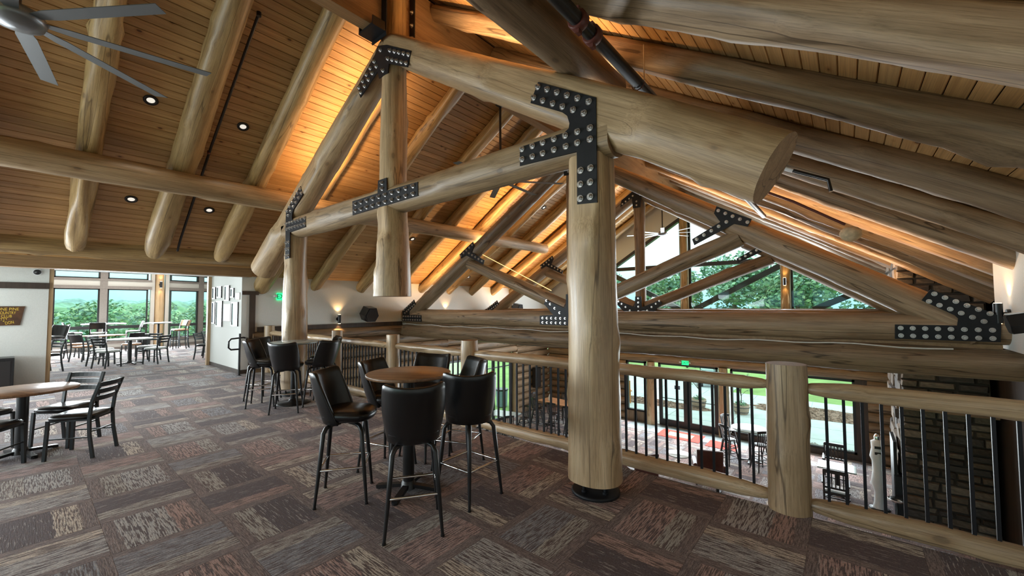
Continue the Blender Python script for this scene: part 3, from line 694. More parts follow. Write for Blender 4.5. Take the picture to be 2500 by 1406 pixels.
# ------------------------------------------------------------------ roof logs
RY = [-1.75, -.6, .53, 1.67, 2.8, 3.97, 5.33, 6.75, 7.9, 9.1, 10.4, 11.6, 12.9, 14.1, 15.3, 16.5]
RYR = [-1.7, -.55, .6, 1.75, 2.95, 4.08, 5.5, 6.85, 8.05, 9.2, 10.4, 11.6, 12.9, 14.1, 15.3, 16.5]
WORD = ['first', 'second', 'third', 'fourth', 'fifth', 'sixth', 'seventh', 'eighth', 'ninth', 'tenth', 'eleventh', 'twelfth', 'thirteenth', 'fourteenth', 'fifteenth', 'sixteenth', 'seventeenth', 'eighteenth', 'nineteenth', 'twentieth']
for i, y in enumerate(RY):
    for s, nm in ((-1, 'left'), (1, 'right')):
        xf = (XL-.12 if s < 0 else XR+.1)
        if s < 0 and y < 3.5: xf = -10.85
        off = .225 if s < 0 and y < 5 else .17
        r = (.195 if s < 0 and y < 5 else .15)+RNG.uniform(-.012, .012); x0 = CX+s*.13
        if s > 0: y = RYR[i]
        elif i == 2: r = .14; y += .04
        elif i == 4: r = .172
        if y > 9 and s > 0: xf = 2.4
        o = log('roof_rafter', (xf, y, roof_z(xf)-off), (x0, y, roof_z(x0)-off), r*1.05, r*.92, LOG if s < 0 else LOGD, None, step=.13, knots=14, rough=.022, seg=22, ends=(.5, .62, 0) if s < 0 and y < 3.5 else None)
        tag(o, '%s peeled log rafter from the near end of the %s roof slope' % (WORD[i], nm), 'rafter')
# square ridge beam
m = MB(); m.box((CX, (Ya+Yb)/2, 6.03), (.2, Yb-Ya-.4, .92), FASC); o = m.build('ridge_beam'); tag(o, 'deep sawn ridge beam running along the peak of the ceiling', 'beam')
o = log('purlin_log', (-8.62, -6, roof_z(-8.62)-.60), (-8.62, 12.35, roof_z(-8.62)-.60), .21, .18, LOGM, None, step=.2, knots=24, rough=.015)
tag(o, 'long log purlin crossing below the left rafters', 'beam')
o = log('purlin_log', (-1.96, -6, 4.08), (-1.96, 4.12, 4.08), .185, .19, LOGD, None, step=.2, knots=10)
tag(o, 'dark log purlin overhead beside the black sprinkler pipe', 'beam')
o = log('eave_log', (-11.15, -6, 2.86), (-11.15, 3.66, 2.86), .25, .21, LOG, None, step=.12, knots=26, rough=.03, kb=1.3)
tag(o, 'knotty eave log above the opening to the lounge', 'beam')

# ------------------------------------------------------------------ trusses
B1 = [(-2.277, 3.833), (-2.168, 3.77), (-2.056, 3.702), (-1.946, 3.636), (-1.835, 3.571), (-1.72, 3.502), (-2.329, 3.742), (-2.22, 3.676), (-2.104, 3.609), (-1.996, 3.545), (-1.882, 3.478), (-1.771, 3.412), (-1.711, 3.261), (-1.713, 3.159), (-1.84, 3.262), (-1.969, 3.261), (-2.094, 3.263), (-2.224, 3.262), (-2.349, 3.261), (-2.48, 3.263), (-1.842, 3.161), (-1.964, 3.159), (-2.095, 3.16), (-2.225, 3.157), (-2.35, 3.156), (-2.48, 3.159), (-1.812, 2.899), (-1.712, 2.9), (-1.817, 2.774), (-1.717, 2.774), (-1.819, 2.644), (-1.719, 2.645)]
P1 = [(-2.276, 3.885), (-1.65, 3.518), (-1.653, 2.583), (-1.852, 2.598), (-1.85, 3.082), (-2.511, 3.1), (-2.51, 3.292), (-1.98, 3.294), (-1.932, 3.322), (-1.924, 3.367), (-1.947, 3.443), (-2.002, 3.495), (-2.373, 3.706)]
C0 = -4.955
mir = lambda pts, c: [(2*c-x, z) for x, z in pts]
t0 = empty('log_truss', (CX, 3.35, 3.0), 0, 'nearest big scissor truss of heavy logs with black bolted plates', 'truss')
Y0 = 3.35; yp = 3.17; fl = Y0-yp-.008
cz = lambda x: 5.45-.605*abs(x+5.0)
log('top_chord', (-.36, Y0, cz(-.36)), (-5.0, Y0, cz(-5.0)), .262, .20, LOGM, t0, seg=28, step=.1, rough=.014, knots=12, flats=[(1.15, 3.0, fl), (4.6, 5.6, fl)])
log('top_chord', (-9.85, Y0, cz(-9.85)), (-5.0, Y0, cz(-5.0)), .255, .20, LOGM, t0, seg=28, step=.1, rough=.014, knots=12, flats=[(1.4, 3.2, fl), (4.9, 5.8, fl)])
log('collar_beam', (-8.5, Y0, 3.2), (-1.55, Y0, 3.2), .20, .195, LOGM, t0, seg=24, step=.1, rough=.012, knots=10, flats=[(0, 1.4, fl), (2.4, 4.6, fl), (5.7, 7.2, fl)])
log('king_post', (-4.98, Y0, 3.32), (-4.98, Y0, 5.35), .185, .18, LOGP, t0, seg=24, step=.08, rough=.012, knots=4, flats=[(0, .45, fl), (1.4, 2.2, fl)])
log('king_pendant', (-4.98, Y0, 1.82), (-4.98, Y0, 3.1), .26, .19, LOGP, t0, seg=28, step=.06, rough=.022, knots=5, flats=[(.9, 1.4, fl)])
log('king_stub', (-4.98, Y0, 5.4), (-4.98, Y0, 6.35), .17, .165, LOG, t0, seg=20, step=.1, knots=1)
plate(t0, P1, yp, B1); plate(t0, mir(P1, C0), yp, mir(B1, C0))
plate(t0, [(-5.131, 5.46), (-4.911, 5.38), (-4.33, 5.052), (-4.413, 4.864), (-4.847, 5.083), (-4.87, 4.96), (-5.09, 4.96), (-5.13, 5.073), (-5.593, 4.85), (-5.69, 5.04), (-5.2, 5.36)], yp,
      two_rows((-4.9, 5.24), (-4.35, 4.94), .055, 5)+two_rows((-5.12, 5.24), (-5.66, 4.93), .055, 5)+[(-4.98, 5.03), (-5.05, 5.36)])
plate(t0, [(-5.09, 3.47), (-4.88, 3.47), (-4.87, 3.285), (-4.18, 3.27), (-4.175, 3.09), (-5.78, 3.075), (-5.79, 3.29), (-5.10, 3.29)], yp,
      two_rows((-5.76, 3.18), (-4.2, 3.18), .05, 10)+[(-4.98, 3.41), (-4.98, 3.33)])
for yy in (3.10, 3.575):
    pl = plate(t0, [(-5.17, 5.45), (-4.81, 5.45), (-4.81, 6.4), (-5.17, 6.4)], yy, [(-5.04, z) for z in (5.66, 5.88, 6.1)] if yy < 3.3 else [(-4.86, z) for z in (5.5, 5.66, 5.85, 6.05)])
m = MB(); m.box((-5.0, 3.0, 5.515), (.36, .2, .03), STEEL); m.box((-5.17, 3.0, 5.57), (.015, .2, .12), STEEL); m.box((-4.83, 3.0, 5.57), (.015, .2, .12), STEEL); o = m.build('ridge_shoe', t0); put(o, Matrix.Identity(4))
# columns under it
def column(x, y, z1, r0, r1, label, flat, plate_foot=True):
    c = empty('log_column', (x, y, 0), 0, label, 'column')
    log('shaft', (x, y, .13), (x, y, z1), r0, r1, LOGP, c, seg=32, step=.08, rough=.012, knots=12, flats=flat, bend=0)
    m = MB(); m.lathe([(.205, 0), (.215, .004), (.215, .022), (.205, .03)], STEEL, 32); m.build('base_plate', c, (0, 0, .001))
    for k in range(4):
        a = pi/4+k*pi/2+.4; m = MB(); m.lathe([(.016, .03), (.016, .14)], STEEL, 8); m.lathe([(.026, .03), (.026, .05)], STEEL, 6); m.build('anchor_rod', c, (.13*cos(a), .13*sin(a), 0))
    return c
column(-1.80, Y0, 3.05, .24, .205, 'massive pale log column in the foreground standing on a round black steel foot', [(2.35, 3.1, fl)])
column(-8.22, Y0, 3.05, .225, .195, 'pale log column behind the rear bar table', [(2.35, 3.1, fl)])

def hall_truss(Y, label, a, tie=1.33, second=True):
    t = empty('log_truss', (CX, Y, tie), 0, label, 'truss'); f2 = .2; yp = Y-f2-.012
    zc = lambda x: a-SL*abs(x-CX)
    for s in (-1, 1):
        x0 = CX+s*6.45
        log('top_chord', (x0, Y, zc(x0)), (CX+s*.02, Y, zc(CX)), .215, .18, LOGD, t, seg=22, step=.14, rough=.012, knots=12, flats=[(0, 1.4, f2), (3.4, 4.6, f2)])
        log('web', (CX+s*.2, Y, 1.62+(0 if a > 5.1 else .15)), (CX+s*3.55, Y, zc(CX+s*3.55)-.16), .17, .16, LOGD, t, seg=20, step=.14, knots=6, flats=[(0, .9, f2), (2.8, 4, f2)])
    log('tie_beam', (XL-.05, Y, tie), (XR+.05, Y, tie), .225, .21, LOGD, t, seg=24, step=.14, rough=.012, knots=18, flats=[(0, 1.6, f2), (5.4, 7.8, f2), (12, 14, f2)])
    log('king_post', (CX, Y, tie-.22), (CX, Y, a-.1), .165, .165, LOGD, t, seg=20, step=.12, knots=6, flats=[(0, .9, f2), (3.2, 4.2, f2)])
    dz = a-5.29
    hr = [(.925, 1.886), (1.566, 1.507), (1.546, 1.17), (.533, 1.166), (.54, 1.377), (1.164, 1.379), (1.177, 1.475), (1.149, 1.517), (.829, 1.73)]
    if dz: hr = [(x+dz*.6, z) for x, z in hr]
    hb = two_rows((.53, 1.272), (1.55, 1.272), .055, 8)+two_rows((.87, 1.80), (1.5, 1.46), .06, 6)
    if dz: hb = [(x+dz*.6, z) for x, z in hb]
    plate(t, hr, yp, hb); plate(t, mir(hr, CX), yp, mir(hb, CX))
    kg = [(CX+.1, 1.94), (CX-.1, 1.94), (CX-.11, 1.62), (CX-.17, 1.62), (-5.70, 1.813), (-5.77, 1.715), (-5.50, 1.45), (-5.9, 1.42), (-5.9, 1.2)]
    kg = kg+mir(kg, CX)[::-1]
    kb = two_rows((-5.88, 1.31), (-4.18, 1.31), .055, 13)+[(CX, z) for z in (1.88, 1.75, 1.62, 1.48)]
    kb += [(CX+s*q, 1.5+.31*(q-.28)/.4) for s in (-1, 1) for q in (.28, .42, .55, .66)]
    plate(t, kg, yp, kb, .9)
    wr_ = [(-1.839, 3.518), (-1.274, 3.195), (-1.34, 3.068), (-1.557, 3.147), (-2.247, 2.825), (-2.285, 2.945), (-1.784, 3.213), (-1.885, 3.389)]
    wr_ = [(x+.02, z+dz*.75) for x, z in wr_]
    wb_ = [(-1.79+.47*i/4, 3.43-.28*i/4+dz*.75) for i in range(5)]+[(-1.66-.52*i/4, 3.2-.265*i/4+dz*.75) for i in range(5)]
    plate(t, wr_, yp, wb_, 1.0); plate(t, mir(wr_, CX), yp, mir(wb_, CX), 1.0)
    ap = [(CX-.55, a-.40), (CX-.5, a-.18), (CX, a+.12), (CX+.5, a-.18), (CX+.55, a-.40), (CX+.15, a-.16), (CX+.12, a-.5), (CX-.12, a-.5), (CX-.15, a-.16)]
    ab = [(CX+s*q, a-.03-SL*q*.95) for s in (-1, 1) for q in (.12, .24, .36, .47)]+[(CX, a-.42), (CX, a-.3)]
    plate(t, ap, yp, ab, .9)
    if dz == 0:
        m = MB(); m.bar((CX+6.0, Y+.06, zc(CX+6.0)+.235), (CX+2.4, Y+.06, zc(CX+2.4)+.225), .02, .012, LED_STRIP); o = m.build('light_strip', t); put(o, Matrix.Identity(4))
        m = MB(); m.bar((CX-.7, Y+.06, 1.62+.245+.185), (CX-3.2, Y+.06, zc(CX-3.2)-.16+.285-.22), .02, .012, LED_STRIP); o = m.build('light_strip', t); put(o, Matrix.Identity(4))
    return t
hall_truss(8.42, 'first log truss out over the hall, its tie beam spanning at rail height', 5.29)
hall_truss(12.5, 'log truss behind the first hall truss, nearer the gable window', 5.25)
def crossbeam(z, y, r, label):
    o = log('cross_log', (XL-.05, y, z), (XR+.12, y, z), r, r*.95, LOGD, None, seg=24, step=.14, rough=.014, knots=22, kb=.8); tag(o, label, 'beam')
crossbeam(.855, 8.42, .225, 'second log stacked under the tie beam of the first hall truss')
crossbeam(.80, 12.5, .20, 'log stacked under the tie beam of the farther hall truss')
ck = empty('seam_board', ((XL+XR)/2, 8.44, 1.06), 0, 'thin brown filler board with white sealant line between the stacked hall logs', 'filler')
m = MB(); m.box(((XL+XR)/2, 8.46, 1.09), (XR-XL-.1, .12, .06), FASC); o = m.build('filler_board', ck); put(o, Matrix.Identity(4))
m = MB(); m.tube([(XL+.1+i*.26, 8.40-.17, 1.062+.012*sin(i*1.3)+.01*sin(i*.47)-.010*(i/50)) for i in range(50)], .012, CHINK, 6); o = m.build('sealant_line', ck); put(o, Matrix.Identity(4))

# ------------------------------------------------------------------ balcony railing
YRL = 4.09
posts = [(-11.55, 'at the far left end of the balcony railing by the log wall', .12), (-8.0, 'fourth from the right, beside the rear bar stools', .105), (-6.06, 'third from the right, seen behind the near bar stools', .115), (-4.18, 'second from the right, just left of the massive column', .125), (-.41, 'nearest and thickest, to the right of the massive column', .148), (1.62, 'at the right end of the railing by the log wall', .14)]
for x, lb, r in posts:
    o = log('railing_post', (x, YRL, -.02), (x, YRL, 1.19), r*1.04, r*.97, LOGP, None, seg=22, step=.06, rough=.008, knots=5, kb=.5, endmat=CUT)
    tag(o, 'log railing post ' + lb, 'railing post')
panels = [(-11.43, -8.11, 'far left section of log railing with black balusters beside the rear stools'), (-7.89, -6.18, 'short section of log railing with balusters behind the left near stool'), (-5.94, -4.31, 'section of log railing with balusters behind the near bar table'),
          (-4.05, -.56, 'long section of log railing with balusters passing behind the massive column'), (-.26, 1.48, 'rightmost section of log railing in front of the stone fireplace')]
for a, b, lb in panels:
    p = empty('railing', ((a+b)/2, YRL, 0), 0, lb, 'railing')
    log('top_rail', (a-.03, YRL, 1.0), (b+.03, YRL, 1.005), .062, .058, LOGP, p, seg=16, step=.05, rough=.009, knots=int(4*(b-a)), kb=.55, ends=(.22, .5))
    log('bottom_rail', (a-.03, YRL, .075), (b+.03, YRL, .08), .075, .066, LOGP, p, seg=16, step=.05, rough=.009, knots=int(3*(b-a)), kb=.5, ends=(.25, .45))
    n = round((b-a)/.1057)-1
    bm_ = MB(); bm_.box((0, 0, 0), (.02, .02, .84), BALU); bme_ = bm_.mesh('baluster')
    for i in range(n):
        o = bpy.data.objects.new('baluster', bme_); link(o, p); o.location = (a-(a+b)/2+(b-a)*(i+1)/(n+1), 0, .535)

# ------------------------------------------------------------------ seating prototypes
def make_stool():
    t = empty('bar_stool', (0, 0, 0))
    # bucket backrest, wraps round the rear; front of the stool is +Y
    m = MB(); nu, nv = 26, 9; outer = []; inner = []
    for j in range(nv+1):
        v = j/nv
        for i in range(nu+1):
            u = -1+2*i/nu; ph = u*radians(96-30*v)
            r = .182+.052*v+.010*sin(pi*v); top = .435+.028*u*u-.022*max(0, abs(u)-.9)/.1
            z = .665+top*v
            lean = -.075*v
            x, y = sin(ph)*r*1.08, -cos(ph)*r+lean+.0
            outer.append((x, y, z)); k = 1-.19*(1-.35*v)
            inner.append((sin(ph)*r*1.08*k, -cos(ph)*r*k+lean+.0, z+.004))
    w = nu+1; f = []
    O = len(outer)
    for j in range(nv):
        for i in range(nu):
            a = j*w+i; f.append((a, a+1, a+w+1, a+w)); f.append((a+O, a+w+O, a+w+1+O, a+1+O))
    for j in range(nv):
        for i in (0, nu):
            a = j*w+i; q = (a, a+w, a+w+O, a+O); f.append(q if i == 0 else q[::-1])
    for i in range(nu):
        a = nv*w+i; f.append((a, a+1, a+1+O, a+O)); a = i; f.append((a+O, a+1+O, a+1, a))
    m.add(outer+inner, f, VINYL, True)
    o = m.build('backrest', t); md = o.modifiers.new('bev', 'BEVEL'); md.width = .006; md.segments = 1; md.limit_method = 'ANGLE'; md.angle_limit = radians(50)
    # seat cushion, a rounded pad reaching forward
    m = MB(); prof = [(0, .69), (.17, .69), (.2, .705), (.212, .735), (.205, .765), (.17, .785), (.08, .795), (0, .797)]; n = 28; v = []; f = []
    for (r, z) in prof:
        for k in range(n):
            a = 2*pi*k/n; c, s_ = cos(a), sin(a); q = (abs(c)**3+abs(s_)**3)**(-1/3)*.97
            v.append((c*r*q, s_*r*q*1.08+.035, z-.012*max(0, s_)*(r/.2)))
    for i in range(len(prof)-1):
        for k in range(n): f.append((i*n+k, i*n+(k+1) % n, (i+1)*n+(k+1) % n, (i+1)*n+k))
    m.add(v, f, VINYL, True); m.build('seat', t)
    m = MB(); m.lathe([(.05, .655), (.11, .665), (.11, .69)], BLKMETAL, 16); m.build('swivel', t)
    for sx in (-1, 1):
        for sy in (-1, 1):
            m = MB(); m.tube([(sx*.04, sy*.04, .655), (sx*.10, sy*.10, .655), (sx*.135, sy*.135, .64), (sx*.155, sy*.155, .6), (sx*.175, sy*.175, .35), (sx*.205, sy*.205, .012)], [.017, .0185, .019, .019, .0175, .0115], BLKMETAL, 8)
            m.lathe([(.015, 0), (.015, .014)], BLKMETAL, 8, (sx*.205, sy*.205, 0)); m.build('leg', t)
    m = MB(); q = .182; e = .012; m.tube([(q-e, q, .30), (-q+e, q, .30), (-q, q-e, .30), (-q, -q+e, .30), (-q+e, -q, .30), (q-e, -q, .30), (q, -q+e, .30), (q, q-e, .30)], .0105, CHROME, 8, closed=True); m.build('foot_ring', t)
    return t
def make_ladder(seatmat, solid=False, bar=False, name='dining_chair'):
    """black metal chair: bent rear uprights carrying the back, padded or wooden seat"""
    t = empty(name); h = .3 if bar else 0.0; sz = .445+h
    for sx in (-1, 1):
        pts = [(sx*.20, -.235, 0), (sx*.195, -.195, .25), (sx*.19, -.185, sz), (sx*.19, -.205, sz+.18), (sx*.19, -.275, sz+.39)]
        m = MB()
        for a, b in zip(pts[:-1], pts[1:]): m.bar(a, b, .03, .026, CHAIRMETAL, up=(0, 1, 0.01))
        m.build('leg', t)
        m = MB(); m.bar((sx*.195, .2, 0), (sx*.185, .185, sz-.01), .028, .028, CHAIRMETAL, up=(0, 1, .01)); m.build('leg', t)
    # seat: saddle pad
    m = MB(); n = 24; v = []; f = []
    for (k, z) in ((.94, -.03), (1, -.012), (1, .006), (.94, .022), (.5, .028), (.01, .03)):
        for i in range(n):
            a = 2*pi*i/n; c, s_ = cos(a), sin(a); q = (abs(c)**5+abs(s_)**5)**(-1/5)
            wd = .205+.015*s_; v.append((c*q*wd*k, s_*q*.21*k, sz+.012+z))
    for i in range(5):
        for k in range(n): f.append((i*n+k, i*n+(k+1) % n, (i+1)*n+(k+1) % n, (i+1)*n+k))
    m.add(v, f, seatmat, True); m.add(v[:n], [tuple(range(n))[::-1]], seatmat); m.build('seat', t)
    # side stretchers and back brace
    m = MB(); m.bar((-.19, -.19, sz-.02), (.19, -.19, sz-.02), .02, .02, CHAIRMETAL); m.bar((-.185, .18, sz-.02), (.185, .18, sz-.02), .02, .02, CHAIRMETAL)
    for sx in (-1, 1): m.bar((sx*.19, -.19, sz-.02), (sx*.185, .18, sz-.02), .02, .02, CHAIRMETAL)
    m.build('seat_frame', t)
    for sx in (-1, 1):
        m = MB(); m.tube([(sx*.195, -.195, .23+h*.4), (sx*.19, .19, .23+h*.4)], .008, CHAIRMETAL, 6); m.build('stretcher', t)
    m = MB(); m.tube([(-.195, -.19, .29+h*.5), (-.1, -.225, .29+h*.5), (.1, -.225, .29+h*.5), (.195, -.19, .29+h*.5)], .008, CHAIRMETAL, 6); m.build('stretcher', t)
    if bar:
        m = MB(); m.tube([(-.19, .192, .3), (.19, .192, .3)], .011, CHAIRMETAL, 6); m.build('foot_rail', t)
    def slat(z0, z1, y0, y1, mat, th=.012):
        m = MB(); k = 8; v = []; f = []
        for i in range(k+1):
            u = -1+2*i/k; bow = -.03*(1-u*u)
            for (z, y) in ((z0, y0), (z1, y1)):
                v.append((u*.185, y+bow-th/2, z)); v.append((u*.185, y+bow+th/2, z))
        for i in range(k):
            a = i*4; b = a+4; f += [(a, b, b+2, a+2), (a+1, a+3, b+3, b+1), (a+2, b+2, b+3, a+3), (a, a+1, b+1, b)]
        f += [(0, 2, 3, 1), (k*4, k*4+1, k*4+3, k*4+2)]
        m.add(v, f, mat, False); return m
    if solid: slat(sz+.16, sz+.39, -.205, -.272, solid if not isinstance(solid, bool) else VINYL, .02).build('backrest', t)
    else:
        for (za, zb) in ((.175, .23), (.255, .31), (.335, .39)):
            ya = -.205-.07*(za-.18)/.21; slat(sz+za, sz+zb, ya, ya-.016, CHAIRMETAL).build('back_slat', t)
    return t
def make_windsor(bar=True, name='windsor_stool'):
    t = empty(name); sz = .76 if bar else .45
    m = MB(); m.lathe([(.15, sz-.03), (.19, sz-.02), (.2, sz), (.18, sz+.012), (.02, sz)], WINDSOR, 20); m.build('seat', t)
    for sx in (-1, 1):
        for sy in (-1, 1):
            m = MB(); m.tube([(sx*.1, sy*.1, sz-.02), (sx*.15, sy*.15, sz*.5), (sx*.205, sy*.205, 0)], [.02, .026, .017], WINDSOR, 6); m.build('leg', t)
    for k, z in enumerate((.2, .36, .5) if bar else (.18, .26)):
        q = .205-.105*z/sz
        for (a, b) in (((-q, q), (q, q)), ((-q, -q), (q, -q)), ((-q, -q), (-q, q)), ((q, -q), (q, q))):
            m = MB(); m.tube([(*a, z), (*b, z)], .0125, WINDSOR, 6); m.build('stretcher', t)
    top = sz+.40
    for i in range(7):
        u = -1+i/3; m = MB(); m.tube([(u*.16, -.13-.02*(1-u*u), sz), (u*.185, -.19-.045*(1-u*u), top)], 0.013 if abs(u) < 1 else .019, WINDSOR, 6); m.build('spindle', t)
    m = MB(); pts = [(-.2+.4*i/8, -.185-.05*(1-(-1+i/4)**2), top+.01+.025*(1-(-1+i/4)**2)) for i in range(9)]
    for a, b in zip(pts[:-1], pts[1:]): m.bar(a, b, .02, .075, WINDSOR)
    m.build('top_rail', t)
    return t
def make_armchair(mat):
    """pale or dark slatted wooden chair with arms"""
    t = empty('slat_back_chair')
    for sx in (-1, 1):
        m = MB(); m.bar((sx*.23, -.22, 0), (sx*.225, -.25, .98), .04, .035, mat, up=(0, 1, .01)); m.build('leg', t)
        m = MB(); m.bar((sx*.24, .22, 0), (sx*.235, .21, .64), .04, .04, mat, up=(0, 1, .01)); m.build('leg', t)
        m = MB(); m.box((sx*.24, 0, .655), (.06, .52, .03), mat); m.build('armrest', t)
    m = MB(); m.box((0, 0, .42), (.46, .46, .05), mat); m.build('seat', t)
    m = MB(); m.box((0, .01, .465), (.42, .42, .05), WHITECLOTH, bev=.015); m.build('seat_pad', t)
    m = MB(); m.box((0, -.25, .95), (.46, .03, .09), mat); m.build('top_rail', t)
    m = MB(); m.box((0, -.235, .56), (.46, .025, .05), mat); m.build('lower_rail', t)
    for i in range(5):
        m = MB(); m.box((-.15+.075*i, -.245, .74), (.026, .016, .36), mat); m.build('back_slat', t)
    for z in (.16,):
        m = MB(); m.box((0, .21, z), (.46, .02, .03), mat); m.build('stretcher', t); m = MB(); m.box((0, -.22, z), (.46, .02, .03), mat); m.build('stretcher', t)
    return t
def round_table(loc, r, h, topmat, label, foot='cross', rz=0, name='round_table', th=.03, col=.04, group=None, grain=0):
    t = empty(name, loc, rz, label, 'table', group)
    m = MB(); m.lathe([(r-.006, 0), (r, .004), (r, th-.004), (r-.006, th), (0, th)], topmat, 48); tp = m.build('tabletop', t, (0, 0, h-th))
    m = MB(); m.lathe([(col, .03), (col, h-th-.02)], BLKMETAL, 20); m.build('column', t)
    m = MB(); m.box((0, 0, h-th-.012), (.34, .34, .02), BLKMETAL); m.build('top_plate', t)
    if foot == 'cross':
        for k in range(4):
            a = k*pi/2; m = MB(); c, s_ = cos(a), sin(a)
            m.bar((c*.02, s_*.02, .05), (c*.30, s_*.30, .018), .055, .03, BLKMETAL); m.lathe([(.028, 0), (.028, .022)], BLKMETAL, 10, (c*.285, s_*.285, 0)); m.build('foot', t)
        m = MB(); m.lathe([(.075, .02), (.06, .075), (.045, .1)], BLKMETAL, 20); m.build('hub', t)
    else:
        m = MB(); m.lathe([(.27, 0), (.275, .01), (.24, .025), (.07, .04), (.05, .08)], BLKMETAL, 32); m.build('base_plate', t)
    return t

# near bar table and its six stools
round_table((-3.16, 2.31, 0), .385, 1.07, TABLE_WOOD, 'near bar-height round table with walnut top amid six black stools', rz=.55, name='bar_table', col=.052)
stool = make_stool()
def aim(x, y, tx, ty): return atan2(ty-y, tx-x)-pi/2
def swivel(st, leg):
    """turn the legs under the seat (the seat itself keeps facing the stool's front)"""
    for ch in st.children:
        if ch.name.split('.')[0] in ('leg', 'foot_ring'): ch.rotation_euler = (0, 0, leg)
ST = [(-3.50, 1.88, -.90, .92, 'black vinyl bar stool left of the near table, its seat turned to the right'), (-2.62, 1.96, .95, .96, 'black vinyl bar stool nearest the camera, its back squarely to us'), (-2.64, 2.58, .82, .02, 'black vinyl bar stool right of the near table, back to us'),
      (-3.74, 2.47, -1.10, .3, 'black vinyl bar stool behind the left stool of the near table'), (-3.74, 2.97, -2.75, .1, 'black vinyl bar stool behind the near table facing us, only its top showing'), (-3.22, 2.99, -3.6, .4, 'black vinyl bar stool at the right rear of the near table, half hidden')]
for i, (x, y, a, lg, lb) in enumerate(ST):
    if i == 0:
        stool.location = (x, y, 0); stool.rotation_euler = (0, 0, a); tag(stool, lb, 'bar stool', 'bar stools around the near table'); q_ = stool
    else: q_ = dup(stool, (x, y, 0), a, lb, 'bar stools around the near table', 'bar stool')
    swivel(q_, lg-a)
# rear bar table against the column
round_table((-7.5, 3.05, 0), .385, 1.07, GLASSTOP, 'rear bar-height round table beside the farther pale log column', foot='disc', name='bar_table')
ST2 = [(-7.76, 2.66, -.75, 'black vinyl bar stool at the far left of the rear bar table'), (-7.02, 2.76, .75, 'black vinyl bar stool in front of the rear bar table, back to us'), (-8.22, 2.82, -1.4, 'black vinyl bar stool behind the leftmost rear stool'),
       (-6.98, 3.30, 1.95, 'black vinyl bar stool right of the rear bar table, seen in profile'), (-7.55, 3.62, 2.6, 'black vinyl bar stool between the rear table and the railing')]
for x, y, a, lb in ST2: dup(stool, (x, y, 0), a, lb, 'bar stools around the rear table', 'bar stool')
# left dining table
round_table((-7.33, .03, 0), .45, .75, TABLE_WOOD, 'round dining table with pale reflecting top at the left edge', rz=.35, name='dining_table', col=.05)
ladder = make_ladder(VINYL)
ladder.location = (-6.87, .47, 0); ladder.rotation_euler = (0, 0, 2.53); tag(ladder, 'black ladder-back chair with padded seat, rightmost at the left table', 'chair', 'chairs at the left table')
dup(ladder, (-7.52, .38, 0), -2.31, 'black ladder-back chair behind the left table, toward the lounge', 'chairs at the left table', 'chair')
dup(ladder, (-6.9, -.22, 0), .95, 'black ladder-back chair at the left edge, seat cut by the frame', 'chairs at the left table', 'chair')
dup(ladder, (-7.85, -.3, 0), -.95, 'black ladder-back chair on the far side of the left table, cut by the frame', 'chairs at the left table', 'chair')

# lounge furniture
lad_pale = make_ladder(LAM_WHITE); lad_pale.location = (-16.75, 1.50, 0); lad_pale.rotation_euler = (0, 0, -.75)
tag(lad_pale, 'ladder-back chair with pale seat at the lower left of the round lounge table', 'chair', 'chairs at the round lounge table')
round_table((-16.47, 2.07, 0), .50, .75, LAM_WHITE, 'round lounge table with pale shiny top', rz=.3, name='lounge_table')
dup(lad_pale, (-16.0, 1.55, 0), .62, 'ladder-back chair nearest us at the round lounge table, back to the camera', 'chairs at the round lounge table', 'chair')
dup(lad_pale, (-16.02, 2.58, 0), 2.3, 'ladder-back chair with pale seat right of the round lounge table', 'chairs at the round lounge table', 'chair')
dup(lad_pale, (-16.95, 2.55, 0), -2.4, 'ladder-back chair behind the round lounge table by the window', 'chairs at the round lounge table', 'chair')
sq = empty('lounge_table', (-19.2, 1.75, 0), .4, 'square wooden table with reddish top in the lounge', 'table')
m = MB(); m.box((0, 0, .735), (.85, .85, .03), RUSTIC, bev=.004); m.build('tabletop', sq); m = MB(); m.lathe([(.05, .03), (.05, .72)], BLKMETAL, 14); m.build('column', sq)
for k in range(4):
    a = k*pi/2; m = MB(); m.bar((0, 0, .05), (cos(a)*.32, sin(a)*.32, .02), .05, .03, BLKMETAL); m.build('foot', sq)
lw = make_ladder(SEATWOOD, solid=VINYL); lw.location = (-18.5, 1.25, 0); lw.rotation_euler = (0, 0, .7); tag(lw, 'chair with black back panel and honey wooden seat at the reddish lounge table', 'chair', 'wooden seated lounge chairs')
dup(lw, (-18.35, 2.35, 0), 1.9, 'honey-seated chair on the right of the reddish lounge table', 'wooden seated lounge chairs', 'chair')
dup(lw, (-19.9, 1.2, 0), -.7, 'honey-seated chair on the left of the reddish lounge table', 'wooden seated lounge chairs', 'chair')
round_table((-21.4, 1.95, 0), .60, 1.07, LAM_WHITE, 'bar-height round lounge table beneath the left windows', name='bar_table')
lb_ = make_ladder(LAM_WHITE, solid=VINYL, bar=True, name='bar_chair'); lb_.location = (-20.75, 1.75, 0); lb_.rotation_euler = (0, 0, 1.4); tag(lb_, 'tall chair with rounded black back before the left lounge windows, middle of three', 'bar chair', 'tall black lounge chairs')
dup(lb_, (-21.5, 1.2, 0), 0.0, 'tall black-backed chair left of the bar-height lounge table', 'tall black lounge chairs', 'bar chair')
dup(lb_, (-21.3, 2.75, 0), 3.1, 'tall black-backed chair right of the bar-height lounge table', 'tall black lounge chairs', 'bar chair')
round_table((-20.9, 3.42, 0), .42, 1.07, LAM_WHITE, 'bar-height lounge table in front of the honey log post', name='bar_table')
